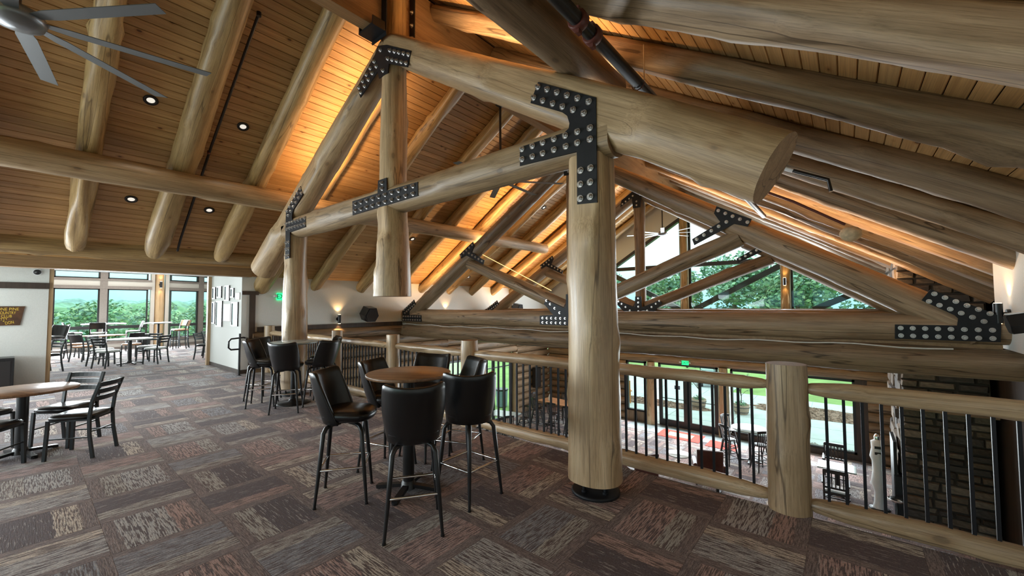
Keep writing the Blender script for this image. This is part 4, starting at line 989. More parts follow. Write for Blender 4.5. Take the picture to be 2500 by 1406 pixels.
lo = make_ladder(SEATWOOD, solid=SEATWOOD, bar=True, name='bar_chair'); lo.location = (-21.3, 4.15, 0); lo.rotation_euler = (0, 0, -2.6); tag(lo, 'tall chair with reddish wooden back beside the lounge log post', 'bar chair', 'tall wooden lounge chairs')
dup(lo, (-20.75, 4.1, 0), 2.7, 'tall wooden-seated chair seen in profile beside the lounge log post', 'tall wooden lounge chairs', 'bar chair')
dup(ladder, (-16.05, 3.82, 0), -.85, 'black chair half hidden beyond the picture wall, nearer one', 'chairs beyond the picture wall', 'chair')
dup(ladder, (-17.0, 4.25, 0), -.85, 'black chair half hidden beyond the picture wall, farther one', 'chairs beyond the picture wall', 'chair')
dup(ladder, (-16.1, .42, 0), -2.6, 'black ladder-back chair half hidden by the left end of the lounge opening', 'chairs at the lounge opening', 'chair')
dup(stool, (-19.6, .72, 0), -2.2, 'black vinyl bar stool in the lounge beside the left end of the opening', 'lounge bar stool', 'bar stool')
m = MB(); m.lathe([(.16, 0), (.2, .3), (.21, .62), (.2, .66), (.01, .67)], BLKMETAL, 20); o = m.build('waste_bin', None, (-20.6, 2.95, 0)); tag(o, 'dark waste bin below the right edge of the left lounge windows', 'bin')

# ------------------------------------------------------------------ wall fixtures
def text_mesh(body, size, mat, name='lettering', ext=.004):
    c = bpy.data.curves.new('txt', 'FONT'); c.body = body; c.size = size; c.extrude = ext; c.align_x = 'CENTER'; c.align_y = 'CENTER'
    to = bpy.data.objects.new('txt', c); COL.objects.link(to)
    dg = bpy.context.evaluated_depsgraph_get(); me = bpy.data.meshes.new_from_object(to.evaluated_get(dg)); me.name = name
    bpy.data.objects.remove(to); me.materials.clear(); me.materials.append(mat); return me
RX = Matrix.Rotation(pi/2, 4, 'X')
FACE_PX = Matrix.Rotation(pi/2, 4, 'Z') @ RX          # text facing +X
# brown plaque with yellow letters on the lounge wall
pq = empty('wall_plaque', (-13.826, -.22, 1.51), 0, 'brown wooden plaque with yellow hand-cut lettering on the left wall', 'sign')
m = MB(); hw, hb_, hz = .25, .19, .205
v = [(-.012, -hb_, -hz), (-.012, hb_, -hz), (-.012, hw, hz), (-.012, -hw, hz), (.012, -hb_, -hz), (.012, hb_, -hz), (.012, hw, hz), (.012, -hw, hz)]
m.add(v, [(0, 3, 2, 1), (4, 5, 6, 7), (0, 1, 5, 4), (1, 2, 6, 5), (2, 3, 7, 6), (3, 0, 4, 7)], SIGNBROWN); m.build('board', pq)
def plq(body, h, y, z, width, rot=0):
    me = text_mesh(body, 1.0, GOLD, ext=.003); co = np.array([v.co[:] for v in me.vertices]); ex = co.max(0)-co.min(0)
    o = bpy.data.objects.new('lettering', me); link(o, pq)
    o.matrix_basis = Matrix.Translation((.0135, y, z-1.51)) @ FACE_PX @ Matrix.Rotation(rot, 4, 'Z') @ Matrix.Diagonal((width/ex[0], h/ex[1], .4, 1))
plq('LONE PINE', .062, 0, 1.65, .33); plq('COUNTRY', .058, 0, 1.572, .25); plq('CLUB', .058, 0, 1.50, .145); plq('KITTY', .05, -.055, 1.437, .14, .12); plq('+', .03, -.035, 1.395, .03); plq('DON', .062, .045, 1.362, .115, .2)
m = MB(); m.lathe([(.075, 0), (.075, .02)], WHITE, 20); m.lathe([(.058, .02), (.05, .05), (.03, .07), (0, .078)], VINYL, 20)
o = m.build('security_camera'); o.matrix_world = Matrix.Translation((-13.84, .18, 2.47)) @ Matrix.Rotation(pi/2, 4, 'Y'); tag(o, 'small black dome camera on white disc above the dark trim band', 'camera')
cab = empty('black_cabinet', (-13.55, -.48, 0), 0, 'glossy black cabinet against the lounge wall at the left edge', 'cabinet')
m = MB(); m.box((0, 0, .34), (.5, .8, .62), VINYL, bev=.01); m.build('body', cab); m = MB(); m.box((.255, 0, .34), (.012, .7, .5), FRAME_BLACK); m.build('glass_front', cab); m = MB(); m.box((0, 0, .015), (.44, .74, .03), BLKMETAL); m.build('plinth', cab)
# framed pictures on the passage wall
PF = [((-14.13, -13.84), (1.9, 2.24), PAPER), ((-13.70, -13.30), (1.93, 2.25), PAPER), ((-13.02, -12.62), (1.84, 2.25), PAPER), ((-12.53, -12.27), (1.92, 2.17), PAPER), ((-14.13, -13.84), (1.2, 1.82), PAPERB), ((-13.74, -13.2), (1.13, 1.84), PAPER), ((-13.13, -12.50), (1.29, 1.76), PAPERB), ((-12.41, -11.92), (1.18, 1.80), PAPER), ((-12.2, -11.82), (1.86, 2.04), PAPERB)]
PL = ['narrow black framed print at the far upper left of the passage wall', 'black framed print with portrait shape, second in the upper row', 'tall thick framed print, third in the upper row', 'small black framed print near the right of the upper row', 'narrow framed print at the far lower left of the passage wall', 'largest black framed print in the lower row', 'unframed bluish print in the middle of the lower row', 'tall black framed print at the right of the lower row', 'small pale blue card pinned at the passage corner']
for k, (((x0, x1), (z0, z1), mt), lb) in enumerate(zip(PF, PL)):
    p = empty('framed_picture', ((x0+x1)/2, 3.5, (z0+z1)/2), 0, lb, 'picture'); w, h = x1-x0, z1-z0
    thin = k in (6, 8); fw = .012 if thin else .03; dpt = .02 if thin else .03
    m = MB()
    for (cx_, cz_, ww, hh) in ((0, h/2-fw/2, w, fw), (0, -h/2+fw/2, w, fw), (-w/2+fw/2, 0, fw, h-2*fw), (w/2-fw/2, 0, fw, h-2*fw)): m.box((cx_, -dpt/2, cz_), (ww, dpt, hh), LIGHTPANEL if thin else FRAME_BLACK)
    m.build('frame', p); m = MB(); m.box((0, -.008, 0), (w-2*fw, .012, h-2*fw), mt); m.build('print', p)
    if not thin:
        m = MB(); m.box((0, -.015, 0), ((w-2*fw)*.55, .004, (h-2*fw)*.5), PAPERB if mt is PAPER else PAPER); m.build('picture_image', p)
# handrail at the head of the stairs
m = MB(); m.tube([(-11.52, 3.42, 0), (-11.52, 3.42, 1.02)], .024, BLKMETAL, 10); m.tube([(-11.52, 3.42, .64), (-11.52, 3.24, .64), (-11.52, 3.19, .69), (-11.52, 3.19, .84), (-11.52, 3.24, .90), (-11.52, 3.5, .92), (-11.45, 3.9, .78)], .02, BLKMETAL, 10)
m.lathe([(.05, 0), (.05, .012)], BLKMETAL, 12, (-11.52, 3.42, 0)); o = m.build('stair_handrail'); tag(o, 'black pipe handrail with looped end at the head of the stairs', 'handrail')
def exit_sign(loc, rz, label, s=1.0):
    e = empty('exit_sign', loc, rz, label, 'sign'); e.scale = (s, s, s)
    m = MB(); m.box((0, -.02, 0), (.31, .04, .19), EXIT_GREEN); m.build('lit_panel', e)
    o = bpy.data.objects.new('lettering', text_mesh('EXIT', .17, EXIT_DARK)); link(o, e); o.matrix_basis = Matrix.Translation((0, -.043, 0)) @ RX
    for sx in (-1, 1):
        m = MB(); m.lathe([(.028, 0), (.04, .05), (.02, .06)], WHITE, 12); q = m.build('lamp_head', e, (sx*.22, -.05, .02)); q.rotation_euler = (pi/2, 0, 0)
    m = MB(); m.box((0, -.01, .0), (.5, .015, .05), WHITE); m.build('bracket', e)
    return e
exit_sign((XL+.01, 4.46, 1.945), pi/2, 'green EXIT sign on the plaster wall beside the farther log column')
exit_sign((-5.06, YB-.1, -.66), 0, 'green EXIT sign above the glass entrance doors', .85)
def sconce(loc, rz, label, power=7, both=True):
    s = empty('wall_sconce', loc, rz, label, 'wall lamp')     # wall is behind, at +Y; lamp stands off towards -Y
    m = MB(); m.lathe([(.045, -.13), (.045, .13)], BLKMETAL, 18, (0, -.1, 0)); m.build('lamp_body', s)
    m = MB(); m.lathe([(.055, 0), (.055, .03)], BLKMETAL, 16); q = m.build('wall_mount', s); q.rotation_euler = (pi/2, 0, 0)
    m = MB(); m.lathe([(.018, 0), (.018, .08)], BLKMETAL, 10); q = m.build('arm', s); q.rotation_euler = (pi/2, 0, 0)
    m = MB(); m.lathe([(.036, 0), (.036, .006)], LAMP_WARM, 16); m.build('lens', s, (0, -.1, .132)); m = MB(); m.lathe([(.036, 0), (.036, .006)], LAMP_WARM, 16); m.build('lens', s, (0, -.1, -.138))
    Rz = Matrix.Rotation(rz, 4, 'Z'); p = Vector(loc)+(Rz @ Vector((0, -.1, .16)))
    spot('sconce_uplight', p, Rz.to_3x3() @ Vector((0, .18, 1)), power, WARM, 95, .8, .03)
    if both: spot('sconce_downlight', Vector(loc)+(Rz @ Vector((0, -.1, -.16))), Rz.to_3x3() @ Vector((0, .18, -1)), power*.7, WARM, 95, .8, .03)
    return s
sconce((XL+.002, 6.0, 1.30), pi/2, 'black cylinder wall lamp above the trim, glowing beside the log column')
sconce((XL+.002, 10.2, 1.36), pi/2, 'black wall lamp behind the first hall truss, nearest its left end', 9)
sconce((XL+.002, 12.9, 1.36), pi/2, 'black wall lamp farther along the left hall wall', 9)
sconce((-1.63, YB-.22, 2.46), 0, 'black and chrome wall lamp on the right gable mullion post', 5)
sconce((LX+.11, 3.69, 2.62), pi/2, 'black wall lamp on the honey log post in the lounge', 5)
sconce((XR-.005, 8.25, 1.55), -pi/2, 'black wall lamp low on the right plaster wall behind the truss heel', 8, False)
def speaker(loc, rz, label, tilt=-.35, s=1.0):
    e = empty('wall_speaker', loc, rz, label, 'speaker'); e.scale = (s, s, s)
    poly = [(-.2, -.04), (-.11, .17), (.11, .17), (.2, -.04), (.12, -.2), (-.12, -.2)]
    m = MB(); m.prism(poly[::-1], -.42, -.12, VINYL); q = m.build('cabinet', e); q.rotation_euler = (tilt*-.6, 0, 0)
    m = MB(); m.prism([(x*.86, z*.86) for x, z in poly][::-1], -.432, -.42, FRAME_BLACK); q = m.build('grille', e); q.rotation_euler = (tilt*-.6, 0, 0)
    m = MB(); m.box((0, -.06, 0), (.1, .14, .1), BLKMETAL); m.build('bracket', e)
    return e
speaker((XL+.003, 6.85, 1.52), pi/2, 'black faceted speaker on the left plaster wall', s=1.15)
speaker((XL+.003, 14.2, 1.62), pi/2, 'black speaker peeking over the first hall tie beam', s=1.1)
e = speaker((XR-.004, 7.15, 1.50), -pi/2, 'black speaker with pale top cut by the right edge of the frame', s=.58)
m = MB(); m.prism([(-.13, .175), (.13, .175), (.11, .2), (-.11, .2)], -.40, -.13, WHITE); q = m.build('pale_top', e); q.rotation_euler = (.21, 0, 0)
e = empty('hall_speaker', (XL+.12, 15.7, -1.75), pi/2, 'tall black loudspeaker on the log wall of the hall', 'speaker')
m = MB(); m.box((0, -.12, 0), (.4, .24, .95), VINYL, bev=.02); m.build('cabinet', e); m = MB(); m.box((0, -.245, 0), (.34, .012, .88), FRAME_BLACK); m.build('grille', e)

# ceiling downlights
dl = None
DLP = [(-7.95, 1.13, 'by the fan blade'), (-7.94, 2.33, 'right of the black pipe'), (-9.83, 1.18, 'below the purlin on the left'), (-9.82, 2.33, 'below the purlin, right of the pipe'), (-9.79, 7.25, 'beyond the hanging king pendant'), (-11.2, 10.9, 'low over the left hall wall'), (-7.7, 11.0, 'high over the hall between rafters'), (-9.5, 10.7, 'midway over the left hall wall')]
for x, y, lb in DLP:
    nrm = Vector((SL, 0, -1)).normalized()
    if dl is None:
        dl = empty('downlight'); m = MB(); m.lathe([(.05, -.002), (.088, -.002), (.088, .012), (.05, .012), (.05, -.002)], FRAME_BLACK, 24); m.build('trim_ring', dl)
        m = MB(); m.lathe([(.05, .004), (.0, .005)], LAMP_WHITE, 24); m.build('lens', dl); d = dl
    else: d = copy_tree(dl)
    d.location = Vector((x, y, roof_z(x)))+nrm*.003; d.rotation_euler = nrm.to_track_quat('Z', 'Y').to_euler()
    for k in ('label', 'group'):
        if k in d: del d[k]
    tag(d, 'recessed round downlight in the left ceiling ' + lb, 'downlight', 'recessed ceiling downlights')
    spot('downlight_lamp', Vector((x, y, roof_z(x)))+nrm*.06, nrm+Vector((0, 0, -1)), 26, (1, .93, .82), 110, .9, .05)

# ceiling fans
def make_fan():
    f = empty('ceiling_fan')
    m = MB(); m.lathe([(.05, .02), (.15, .0), (.17, -.05), (.15, -.1), (.06, -.13), (0, -.135)], FANLIGHT, 28); m.build('motor', f)
    m = MB(); m.lathe([(.022, 0), (.022, 1.5)], BLKMETAL, 12); m.build('down_rod', f); m = MB(); m.lathe([(.03, 1.38), (.09, 1.42), (.10, 1.5), (.06, 1.54)], BLKMETAL, 20); m.build('canopy', f)
    for k in range(8):
        m = MB(); pts = [(.14, -.035, .0), (.14, .035, .004), (.3, .062, .006), (1.22, .058, .006), (1.25, -.062, -.004), (.3, -.062, -.004)]
        t_ = .006; v = [(x, y, z-.05) for x, y, z in pts]+[(x, y, z-.05-t_) for x, y, z in pts]; n = 6
        m.add(v, [tuple(range(n))[::-1], tuple(range(n, 2*n))]+[(i, (i+1) % n, (i+1) % n+n, i+n) for i in range(n)], FANBLADE)
        q = m.build('blade', f); q.rotation_euler = (0, 0, k*pi/4+radians(-9.5))
    return f
fan = make_fan(); fan.location = (-5.05, -.1, 4.06); tag(fan, 'big grey eight-bladed ceiling fan at the upper left corner', 'fan', 'long bladed ceiling fans')
dup(fan, (CX, 5.75, 4.12), .25, 'ceiling fan hanging over the near collar beam in the middle', 'long bladed ceiling fans', 'fan')
dup(fan, (CX, 14.6, 4.28), .5, 'farthest ceiling fan in front of the gable window', 'long bladed ceiling fans', 'fan')

# sprinkler pipes
p = empty('sprinkler_pipe', (-1.5, 2, 3.84), 0, 'thick black sprinkler pipe with red-brown couplings under the right rafters', 'pipe')
m = MB(); m.tube([(-1.5, -5.9, 3.84), (-1.5, 11.5, 3.84)], .055, BLKMETAL, 16); q = m.build('pipe_run', p); put(q, Matrix.Identity(4))
for y in (2.62, 2.84):
    m = MB(); m.tube([(-1.5, y-.04, 3.84), (-1.5, y-.03, 3.84), (-1.5, y+.03, 3.84), (-1.5, y+.04, 3.84)], [.068, .078, .078, .068], PIPE_RED, 16); m.box((-1.5, y, 3.925), (.03, .05, .04), PIPE_RED); m.box((-1.5, y, 3.755), (.03, .05, .04), PIPE_RED); q = m.build('coupling', p); put(q, Matrix.Identity(4))
for y in (3.75, 8.3):
    m = MB(); m.tube([(-1.5+.066*cos(a), y, 3.84+.066*sin(a)) for a in [pi*1.05+pi*.9*i/8 for i in range(9)]], .006, PIPE_RED, 6); m.tube([(-1.435, y, 3.84), (-1.435, y, 4.2)], .006, CHROME, 6); q = m.build('hanger', p); put(q, Matrix.Identity(4))
m = MB(); q0 = [(-6.2, 1.98, roof_z(-6.2)-.10), (-8.3, 1.98, roof_z(-8.3)-.12), (-10.5, 2.02, roof_z(-10.5)-.14), (-10.72, 2.02, roof_z(-10.72)-.22)]
m.tube(q0, .021, BLKMETAL, 10); m.lathe([(.03, 0), (.03, .06)], BLKMETAL, 10, (-6.2, 1.98, roof_z(-6.2)-.14)); m.lathe([(.028, -.03), (.028, .03)], PIPE_RED, 10, (-8.45, 1.98, roof_z(-8.45)-.12)); o = m.build('branch_pipe'); tag(o, 'thin black sprinkler branch pipe along a left rafter', 'pipe')
m = MB(); m.tube([(-.75, 5.9, 3.47), (-.58, 5.9, 3.37), (-.12, 5.9, 3.12), (-.10, 5.9, 2.98)], .022, BLKMETAL, 10); m.tube([(-.56, 5.9, 3.36), (-.45, 5.9, 3.30)], .025, WHITE, 10); o = m.build('branch_pipe'); tag(o, 'short black sprinkler branch with white band under the right rafters', 'pipe')
m = MB(); m.tube([(-1.4, 7.6, 3.78), (-.6, 7.7, 3.3), (.02, 7.75, 2.86)], .02, PIPE_RED, 8); o = m.build('branch_pipe'); tag(o, 'red-brown sprinkler branch leading to the papery ball', 'pipe')
m = MB(); prof = [(0, .10)]+[(.145*sin(pi*i/10)*(1-.12*(i/10)), .13*cos(pi*i/10)*.85-.0) for i in range(1, 10)]+[(0, -.12)]
m.lathe(prof, WASP, 24); o = m.build('papery_nest', None, (.08, 7.8, 2.72)); tag(o, 'pale papery wasp nest ball hanging under the right rafters', 'nest')

# ------------------------------------------------------------------ stone fireplace
fp = empty('stone_fireplace', (1.6, 14.5, ZL), 0, 'tall fieldstone fireplace and chimney at the right of the hall', 'fireplace')
FX0, FX1, FY0, FY1, FZ1 = .93, 2.28, 13.05, 16.2, 2.75
m = MB(); m.box(((FX0+FX1)/2, (FY0+FY1)/2, (ZL+FZ1)/2), (FX1-FX0, FY1-FY0, FZ1-ZL), MORTAR); o = m.build('core', fp); put(o, Matrix.Identity(4))
def stone_mesh(sd):
    r = random.Random(sd); pts = []
    for sx in (-1, 1):
        for sz in (-1, 1):
            pts.append((sx*(.5-r.uniform(0, .03)), .5, sz*(.5-r.uniform(0, .06)))); pts.append((sx*(.46-r.uniform(0, .07)), -.5+r.uniform(0, .3), sz*(.42-r.uniform(0, .10))))
    pts.append((r.uniform(-.2, .2), -.5, r.uniform(-.15, .15)))
    m = MB(); m.add(pts, _hull(pts), None); return m
STM = []
for k in range(12):
    mb = stone_mesh(40+k); mb.mats = [STONES[k % 6]]; STM.append(mb.mesh('stone'))
rs = random.Random(3)
def stones(face, a0, a1, z0, z1, hmin, hmax, wmin, wmax):
    z = z0; n = 0
    while z < z1-.04:
        h = min(rs.uniform(hmin, hmax), z1-z); a = a0
        while a < a1-.03:
            w = min(rs.uniform(wmin, wmax), a1-a)
            if a1-a-w < wmin*.5: w = a1-a
            d = rs.uniform(.05, .12); o = bpy.data.objects.new('stone', STM[rs.randrange(12)]); link(o, fp); n += 1
            if face == 'front': Mw = Matrix.Translation((a+w/2, FY0-d/2+.02, z+h/2)) @ Matrix.Diagonal((w-.012, d, h-.012, 1))
            else: Mw = Matrix.Translation((FX0-d/2+.02, a+w/2, z+h/2)) @ Matrix.Rotation(-pi/2, 4, 'Z') @ Matrix.Diagonal((w-.012, d, h-.012, 1))
            put(o, Mw); a += w
        z += h
    return n
n1 = stones('front', FX0-.02, FX1, ZL+.02, -.71, .12, .24, .22, .6)
n2 = stones('front', FX0-.02, FX1, -.6, FZ1, .14, .27, .28, .62)
n3 = stones('side', FY0, FY1, ZL+.02, FZ1, .26, .42, .5, .95)
m = MB(); m.box(((FX0+FX1)/2-.03, FY0+.0, -.66), (FX1-FX0+.2, .6, .10), LEDGE, bev=.015); o = m.build('ledge', fp); put(o, Matrix.Identity(4))
m = MB(); m.box((FX0-.16, FY0+.55, ZL+.9), (.06, 1.0, 1.75), STEEL); m.box((FX0-.12, FY0+.1, ZL+.5), (.14, .2, 1.0), STEEL); o = m.build('fire_screen', fp); put(o, Matrix.Identity(4))
# pale draped stand beside the hearth
t = empty('draped_stand', (.47, 13.5, ZL), .2, 'white draped stand with dark emblem standing left of the fireplace', 'stand')
m = MB(); prof = [(.17, .02), (.13, .15), (.11, .4), (.19, .62), (.14, .9), (.15, 1.15), (.2, 1.25), (.15, 1.45), (.16, 1.62), (.05, 1.68), (0, 1.7)]
m.lathe([(r*.75, z) for r, z in prof], WHITECLOTH, 18); m.build('drape', t)
m = MB(); m.lathe([(.05, 1.66), (.055, 1.74), (.03, 1.8), (0, 1.81)], CHROME, 14); m.build('finial', t)
for z in (1.5, 1.36): 
    m = MB(); m.box((0, -.122, z), (.16, .012, .06), FRAME_BLACK); m.build('emblem', t)
m = MB(); m.lathe([(.19, 0), (.2, .015), (.1, .03)], BLKMETAL, 20); m.build('foot', t)
t = empty('side_bowl', (.74, 12.7, ZL), 0, 'small chrome bowl on a black stem before the fireplace', 'bowl')
m = MB(); m.lathe([(.02, .5), (.1, .54), (.16, .60), (.155, .605), (.09, .56), (0, .55)], CHROME, 20); m.build('bowl', t); m = MB(); m.lathe([(.11, 0), (.11, .02), (.02, .04), (.02, .5)], BLKMETAL, 14); m.build('stem', t)

# ------------------------------------------------------------------ hall furniture
wst = make_windsor(); H = ZL
wst.location = (-3.0, 14.35, H); wst.rotation_euler = (0, 0, -.6); tag(wst, 'dark spindle-back tall stool left of the round hall table near the doors', 'stool', 'spindle-back stools at the round hall table')
round_table((-2.52, 14.95, H), .52, 1.05, GLASSTOP, 'round bar-height hall table with glossy bluish top', name='hall_table')
dup(wst, (-2.15, 14.35, H), .75, 'dark spindle-back tall stool right of the round hall table', 'spindle-back stools at the round hall table', 'stool')
dup(wst, (-3.2, 15.45, H), -2.1, 'dark spindle-back tall stool behind the round hall table, by the log post', 'spindle-back stools at the round hall table', 'stool')
dup(wst, (-2.0, 15.6, H), 2.5, 'dark spindle-back tall stool behind the round hall table toward the window', 'spindle-back stools at the round hall table', 'stool')
ht = empty('hall_table', (-9.1, 14.1, H), -.1, 'long rustic wooden bar-height table before the log corner', 'table')
m = MB(); m.box((0, 0, 1.03), (1.9, .85, .05), RUSTIC, bev=.006); m.build('tabletop', ht)
for x in (-.6, .6):
    m = MB(); m.lathe([(.045, .03), (.045, 1.0)], BLKMETAL, 14, (x, 0, 0)); m.build('column', ht); m = MB(); m.box((x, 0, .02), (.08, .7, .035), BLKMETAL); m.box((x, 0, .02), (.5, .08, .035), BLKMETAL); m.build('foot', ht)
for x, y, a, lb in ((-9.95, 13.62, -.3, 'dark spindle-back stool at the left front of the rustic hall table'), (-9.0, 13.38, .1, 'dark spindle-back stool at the middle front of the rustic hall table'), (-8.2, 13.3, .2, 'dark spindle-back stool at the right front of the rustic hall table'), (-9.5, 14.85, 3.0, 'dark spindle-back stool on the far side of the rustic hall table, left'), (-8.5, 14.75, 3.2, 'dark spindle-back stool on the far side of the rustic hall table, right'), (-10.4, 14.25, -1.5, 'dark spindle-back stool at the left end of the rustic hall table')):
    dup(wst, (x, y, H), a, lb, 'spindle-back stools at the rustic hall table', 'stool')
m = MB(); m.lathe([(.05, 0), (.05, .14), (.03, .19), (.012, .25), (0, .26)], WHITE, 14); o = m.build('condiment_bottle', None, (-9.62, 14.05, H+1.055)); tag(o, 'white squeeze bottle on the rustic hall table', 'bottle')
ms = empty('music_stand', (-8.1, 16.2, H), .3, 'black music stand in front of the log corner of the hall', 'stand')
m = MB(); m.box((0, 0, 1.25), (.55, .05, .22), BLKMETAL); m.build('desk', ms); m = MB(); m.lathe([(.012, .1), (.012, 1.2)], BLKMETAL, 8); m.build('pole', ms)
for k in range(3):
    a = k*2*pi/3; m = MB(); m.tube([(0, 0, .2), (.3*cos(a), .3*sin(a), .01)], .009, BLKMETAL, 6); m.build('leg', ms)
wch = make_windsor(False, 'windsor_chair')
def low_table(loc, rz, w, d, label):
    t = empty('hall_table', loc, rz, label, 'table'); m = MB(); m.box((0, 0, .735), (w, d, .035), GLASSTOP, bev=.005); m.build('tabletop', t)
    m = MB(); m.lathe([(.045, .03), (.045, .715)], BLKMETAL, 14); m.build('column', t)
    for k in range(4):
        a = k*pi/2+.78; m = MB(); m.bar((0, 0, .045), (cos(a)*.35, sin(a)*.35, .02), .05, .03, BLKMETAL); m.build('foot', t)
    return t
low_table((-10.55, 12.2, H), .2, 1.15, .8, 'pale rectangular hall table near the left side windows')
wch.location = (-9.95, 11.75, H); wch.rotation_euler = (0, 0, .9); tag(wch, 'dark spindle-back chair right of the pale rectangular hall table', 'chair', 'spindle-back chairs at the pale hall table')
dup(wch, (-10.2, 13.05, H), 2.9, 'dark spindle-back chair behind the pale rectangular hall table', 'spindle-back chairs at the pale hall table', 'chair')
dup(wch, (-11.1, 11.6, H), -.6, 'dark spindle-back chair left of the pale rectangular hall table', 'spindle-back chairs at the pale hall table', 'chair')
ac = make_armchair(WINDSOR); ac.location = (-.34, 12.85, H); ac.rotation_euler = (0, 0, .02); tag(ac, 'dark slat-back armchair with white pad in front of the small hall table', 'chair', 'slat-back armchairs at the small hall table')
low_table((-.33, 13.75, H), .0, .8, .62, 'small pale hall table between two slat-back armchairs')
dup(ac, (-.40, 14.75, H), 3.14, 'dark slat-back armchair behind the small hall table under the big window', 'slat-back armchairs at the small hall table', 'chair')
def lounge_chair(loc, rz, label, group=None):
    t = empty('lounge_armchair', loc, rz, label, 'armchair', group)
    m = MB(); m.box((0, .03, .34), (.62, .62, .17), LEATHER, bev=.04); m.build('seat', t)
    m = MB(); v = []; 
    for sx in (-.33, .33):
        for (y, z) in ((-.36, .3), (-.24, .3), (-.36, 1.02), (-.47, 1.02)): v.append((sx, y, z))
    m.add(v, _hull(v), LEATHER); o = m.build('backrest', t); md = o.modifiers.new('bev', 'BEVEL'); md.width = .03; md.segments = 2
    for sx in (-1, 1):
        m = MB(); m.box((sx*.36, .02, .42), (.1, .66, .32), LEATHER, bev=.03); m.build('arm', t)
        for y in (-.28, .3): m = MB(); m.bar((sx*.32, y, .25), (sx*.34, y, 0), .04, .04, WINDSOR); m.build('leg', t)
    return t
lounge_chair((-3.15, 12.5, H), .35, 'brown leather lounge chair with its back to us near the round hall table')
lounge_chair((-4.55, 11.0, H), .9, 'brown leather lounge chair half hidden below the balcony edge', None)
round_table((-4.02, 12.65, H), .33, .55, LAM_WHITE, 'small round white coffee table beside the leather lounge chair', foot='disc', name='coffee_table')
round_table((-2.75, 11.75, H), .30, .5, BLKMETAL, 'low black round side table glimpsed under the bottom rail', name='side_table')
m = MB(); m.box((-5.05, 16.15, ZL+.006), (1.55, .95, .012), RUGRED); o = m.build('entry_rug'); o['label'] = 'red entry rug inside the left glass door'; o['category'] = 'rug'
m = MB(); m.box((0, 0, .014), (.9, .5, .006), RUGTAN); q = m.build('rug_border', o, (-5.05, 16.15, ZL))
m = MB(); m.box((-3.55, 15.95, ZL+.006), (.95, .75, .012), RUGRED); o = m.build('entry_rug'); o['label'] = 'second red rug right of the entry rug by the log post'; o['category'] = 'rug'
sl = struct((lambda m: (m.box((-5.0, 16.5, ZL+.0025), (4.4, 1.1, .005), SLATE), m.build('floor'))[1])(MB()))
for i in range(9):
    for j in range(2):
        m = MB(); m.box((0, 0, 0), (.475, .53, .006), SLATE, bev=.002); o = m.build('slate_tile', sl, (-6.95+i*.487, 16.23+j*.545, ZL+.0045))

# ------------------------------------------------------------------ outdoors
ZG = -3.42
m = MB(); m.add([(-700, -500, ZG-.02), (400, -500, ZG-.02), (400, 500, ZG-.02), (-700, 500, ZG-.02)], [(0, 1, 2, 3)], GRASS); o = m.build('lawn'); tag(o, 'green lawn stretching away outside the windows', 'lawn', kind='stuff')
m = MB(); m.box((-4, 21.75, ZG), (20, 8.9, .06), CONC); m.box((-10.4, 28.5, ZG), (10.2, 4.7, .06), CONC); patio = m.build('patio'); tag(patio, 'pale slab patio outside the glass doors', 'patio')
for i in range(8):
    for j in range(5):
        m = MB(); m.box((0, 0, 0), (2.44, 1.73, .02), CONC, bev=.006); m.build('slab', patio, (-12.6+i*2.47, 18.2+j*1.76, ZG+.04))
def bed(name, cx_, cy_, rx, ry, mat, lb, cat, cnt=420):
    m = MB(); r = random.Random(len(lb)); n = 26
    pts = [(cx_+rx*cos(2*pi*i/n)*(1+.08*sin(3*i)), cy_+ry*sin(2*pi*i/n)*(1+.06*cos(2*i)), ZG+.055) for i in range(n)]
    m.add(pts, [tuple(range(n))], mat)
    for k in range(cnt):
        a = r.uniform(0, 6.28); q = sqrt(r.random())*.95; x, y = cx_+rx*q*cos(a), cy_+ry*q*sin(a); s = r.uniform(.03, .07); b = r.uniform(0, 3)
        v = [(x+s*cos(b+t_), y+s*sin(b+t_)*.6, ZG+.06+z) for t_, z in ((0, 0), (2, .0), (4.2, .0), (1, .04))]; m.add(v, [(0, 1, 3), (1, 2, 3), (2, 0, 3)], mat)
    o = m.build(name); tag(o, lb, cat, kind='stuff')
bed('mulch_bed', -1.2, 23.4, 2.6, 1.25, MULCH, 'bark mulch bed in the patio outside the big hall window', 'mulch bed')
bed('mulch_bed', -8.2, 21.0, 3.2, .75, MULCH, 'bark mulch bed beyond the glass doors', 'mulch bed')
bed('gravel_strip', -1.7, 18.0, 2.2, .42, GRAVEL, 'river gravel strip right under the big hall window', 'gravel')
bed('gravel_strip', -8.0, 18.0, 1.3, .4, GRAVEL, 'river gravel strip under the narrow hall window', 'gravel')
def leaf_cloud(m, c, rad, n, size, mats, r, squash=(1, 1, 1), shell=.55):
    for k in range(n):
        while True:
            p = Vector((r.uniform(-1, 1), r.uniform(-1, 1), r.uniform(-1, 1)))
            if shell < p.length < 1: break
        q = Vector(c)+Vector((p.x*rad*squash[0], p.y*rad*squash[1], p.z*rad*squash[2])); s = size*r.uniform(.6, 1.3)
        a = Vector((r.uniform(-1, 1), r.uniform(-1, 1), r.uniform(-.6, .6))).normalized(); b = a.cross(p.normalized()+Vector((.01, .02, .3))).normalized()
        m.add([q-a*s, q+b*s*.55, q+a*s, q-b*s*.55], [(0, 1, 2, 3)], mats[r.randrange(len(mats))])
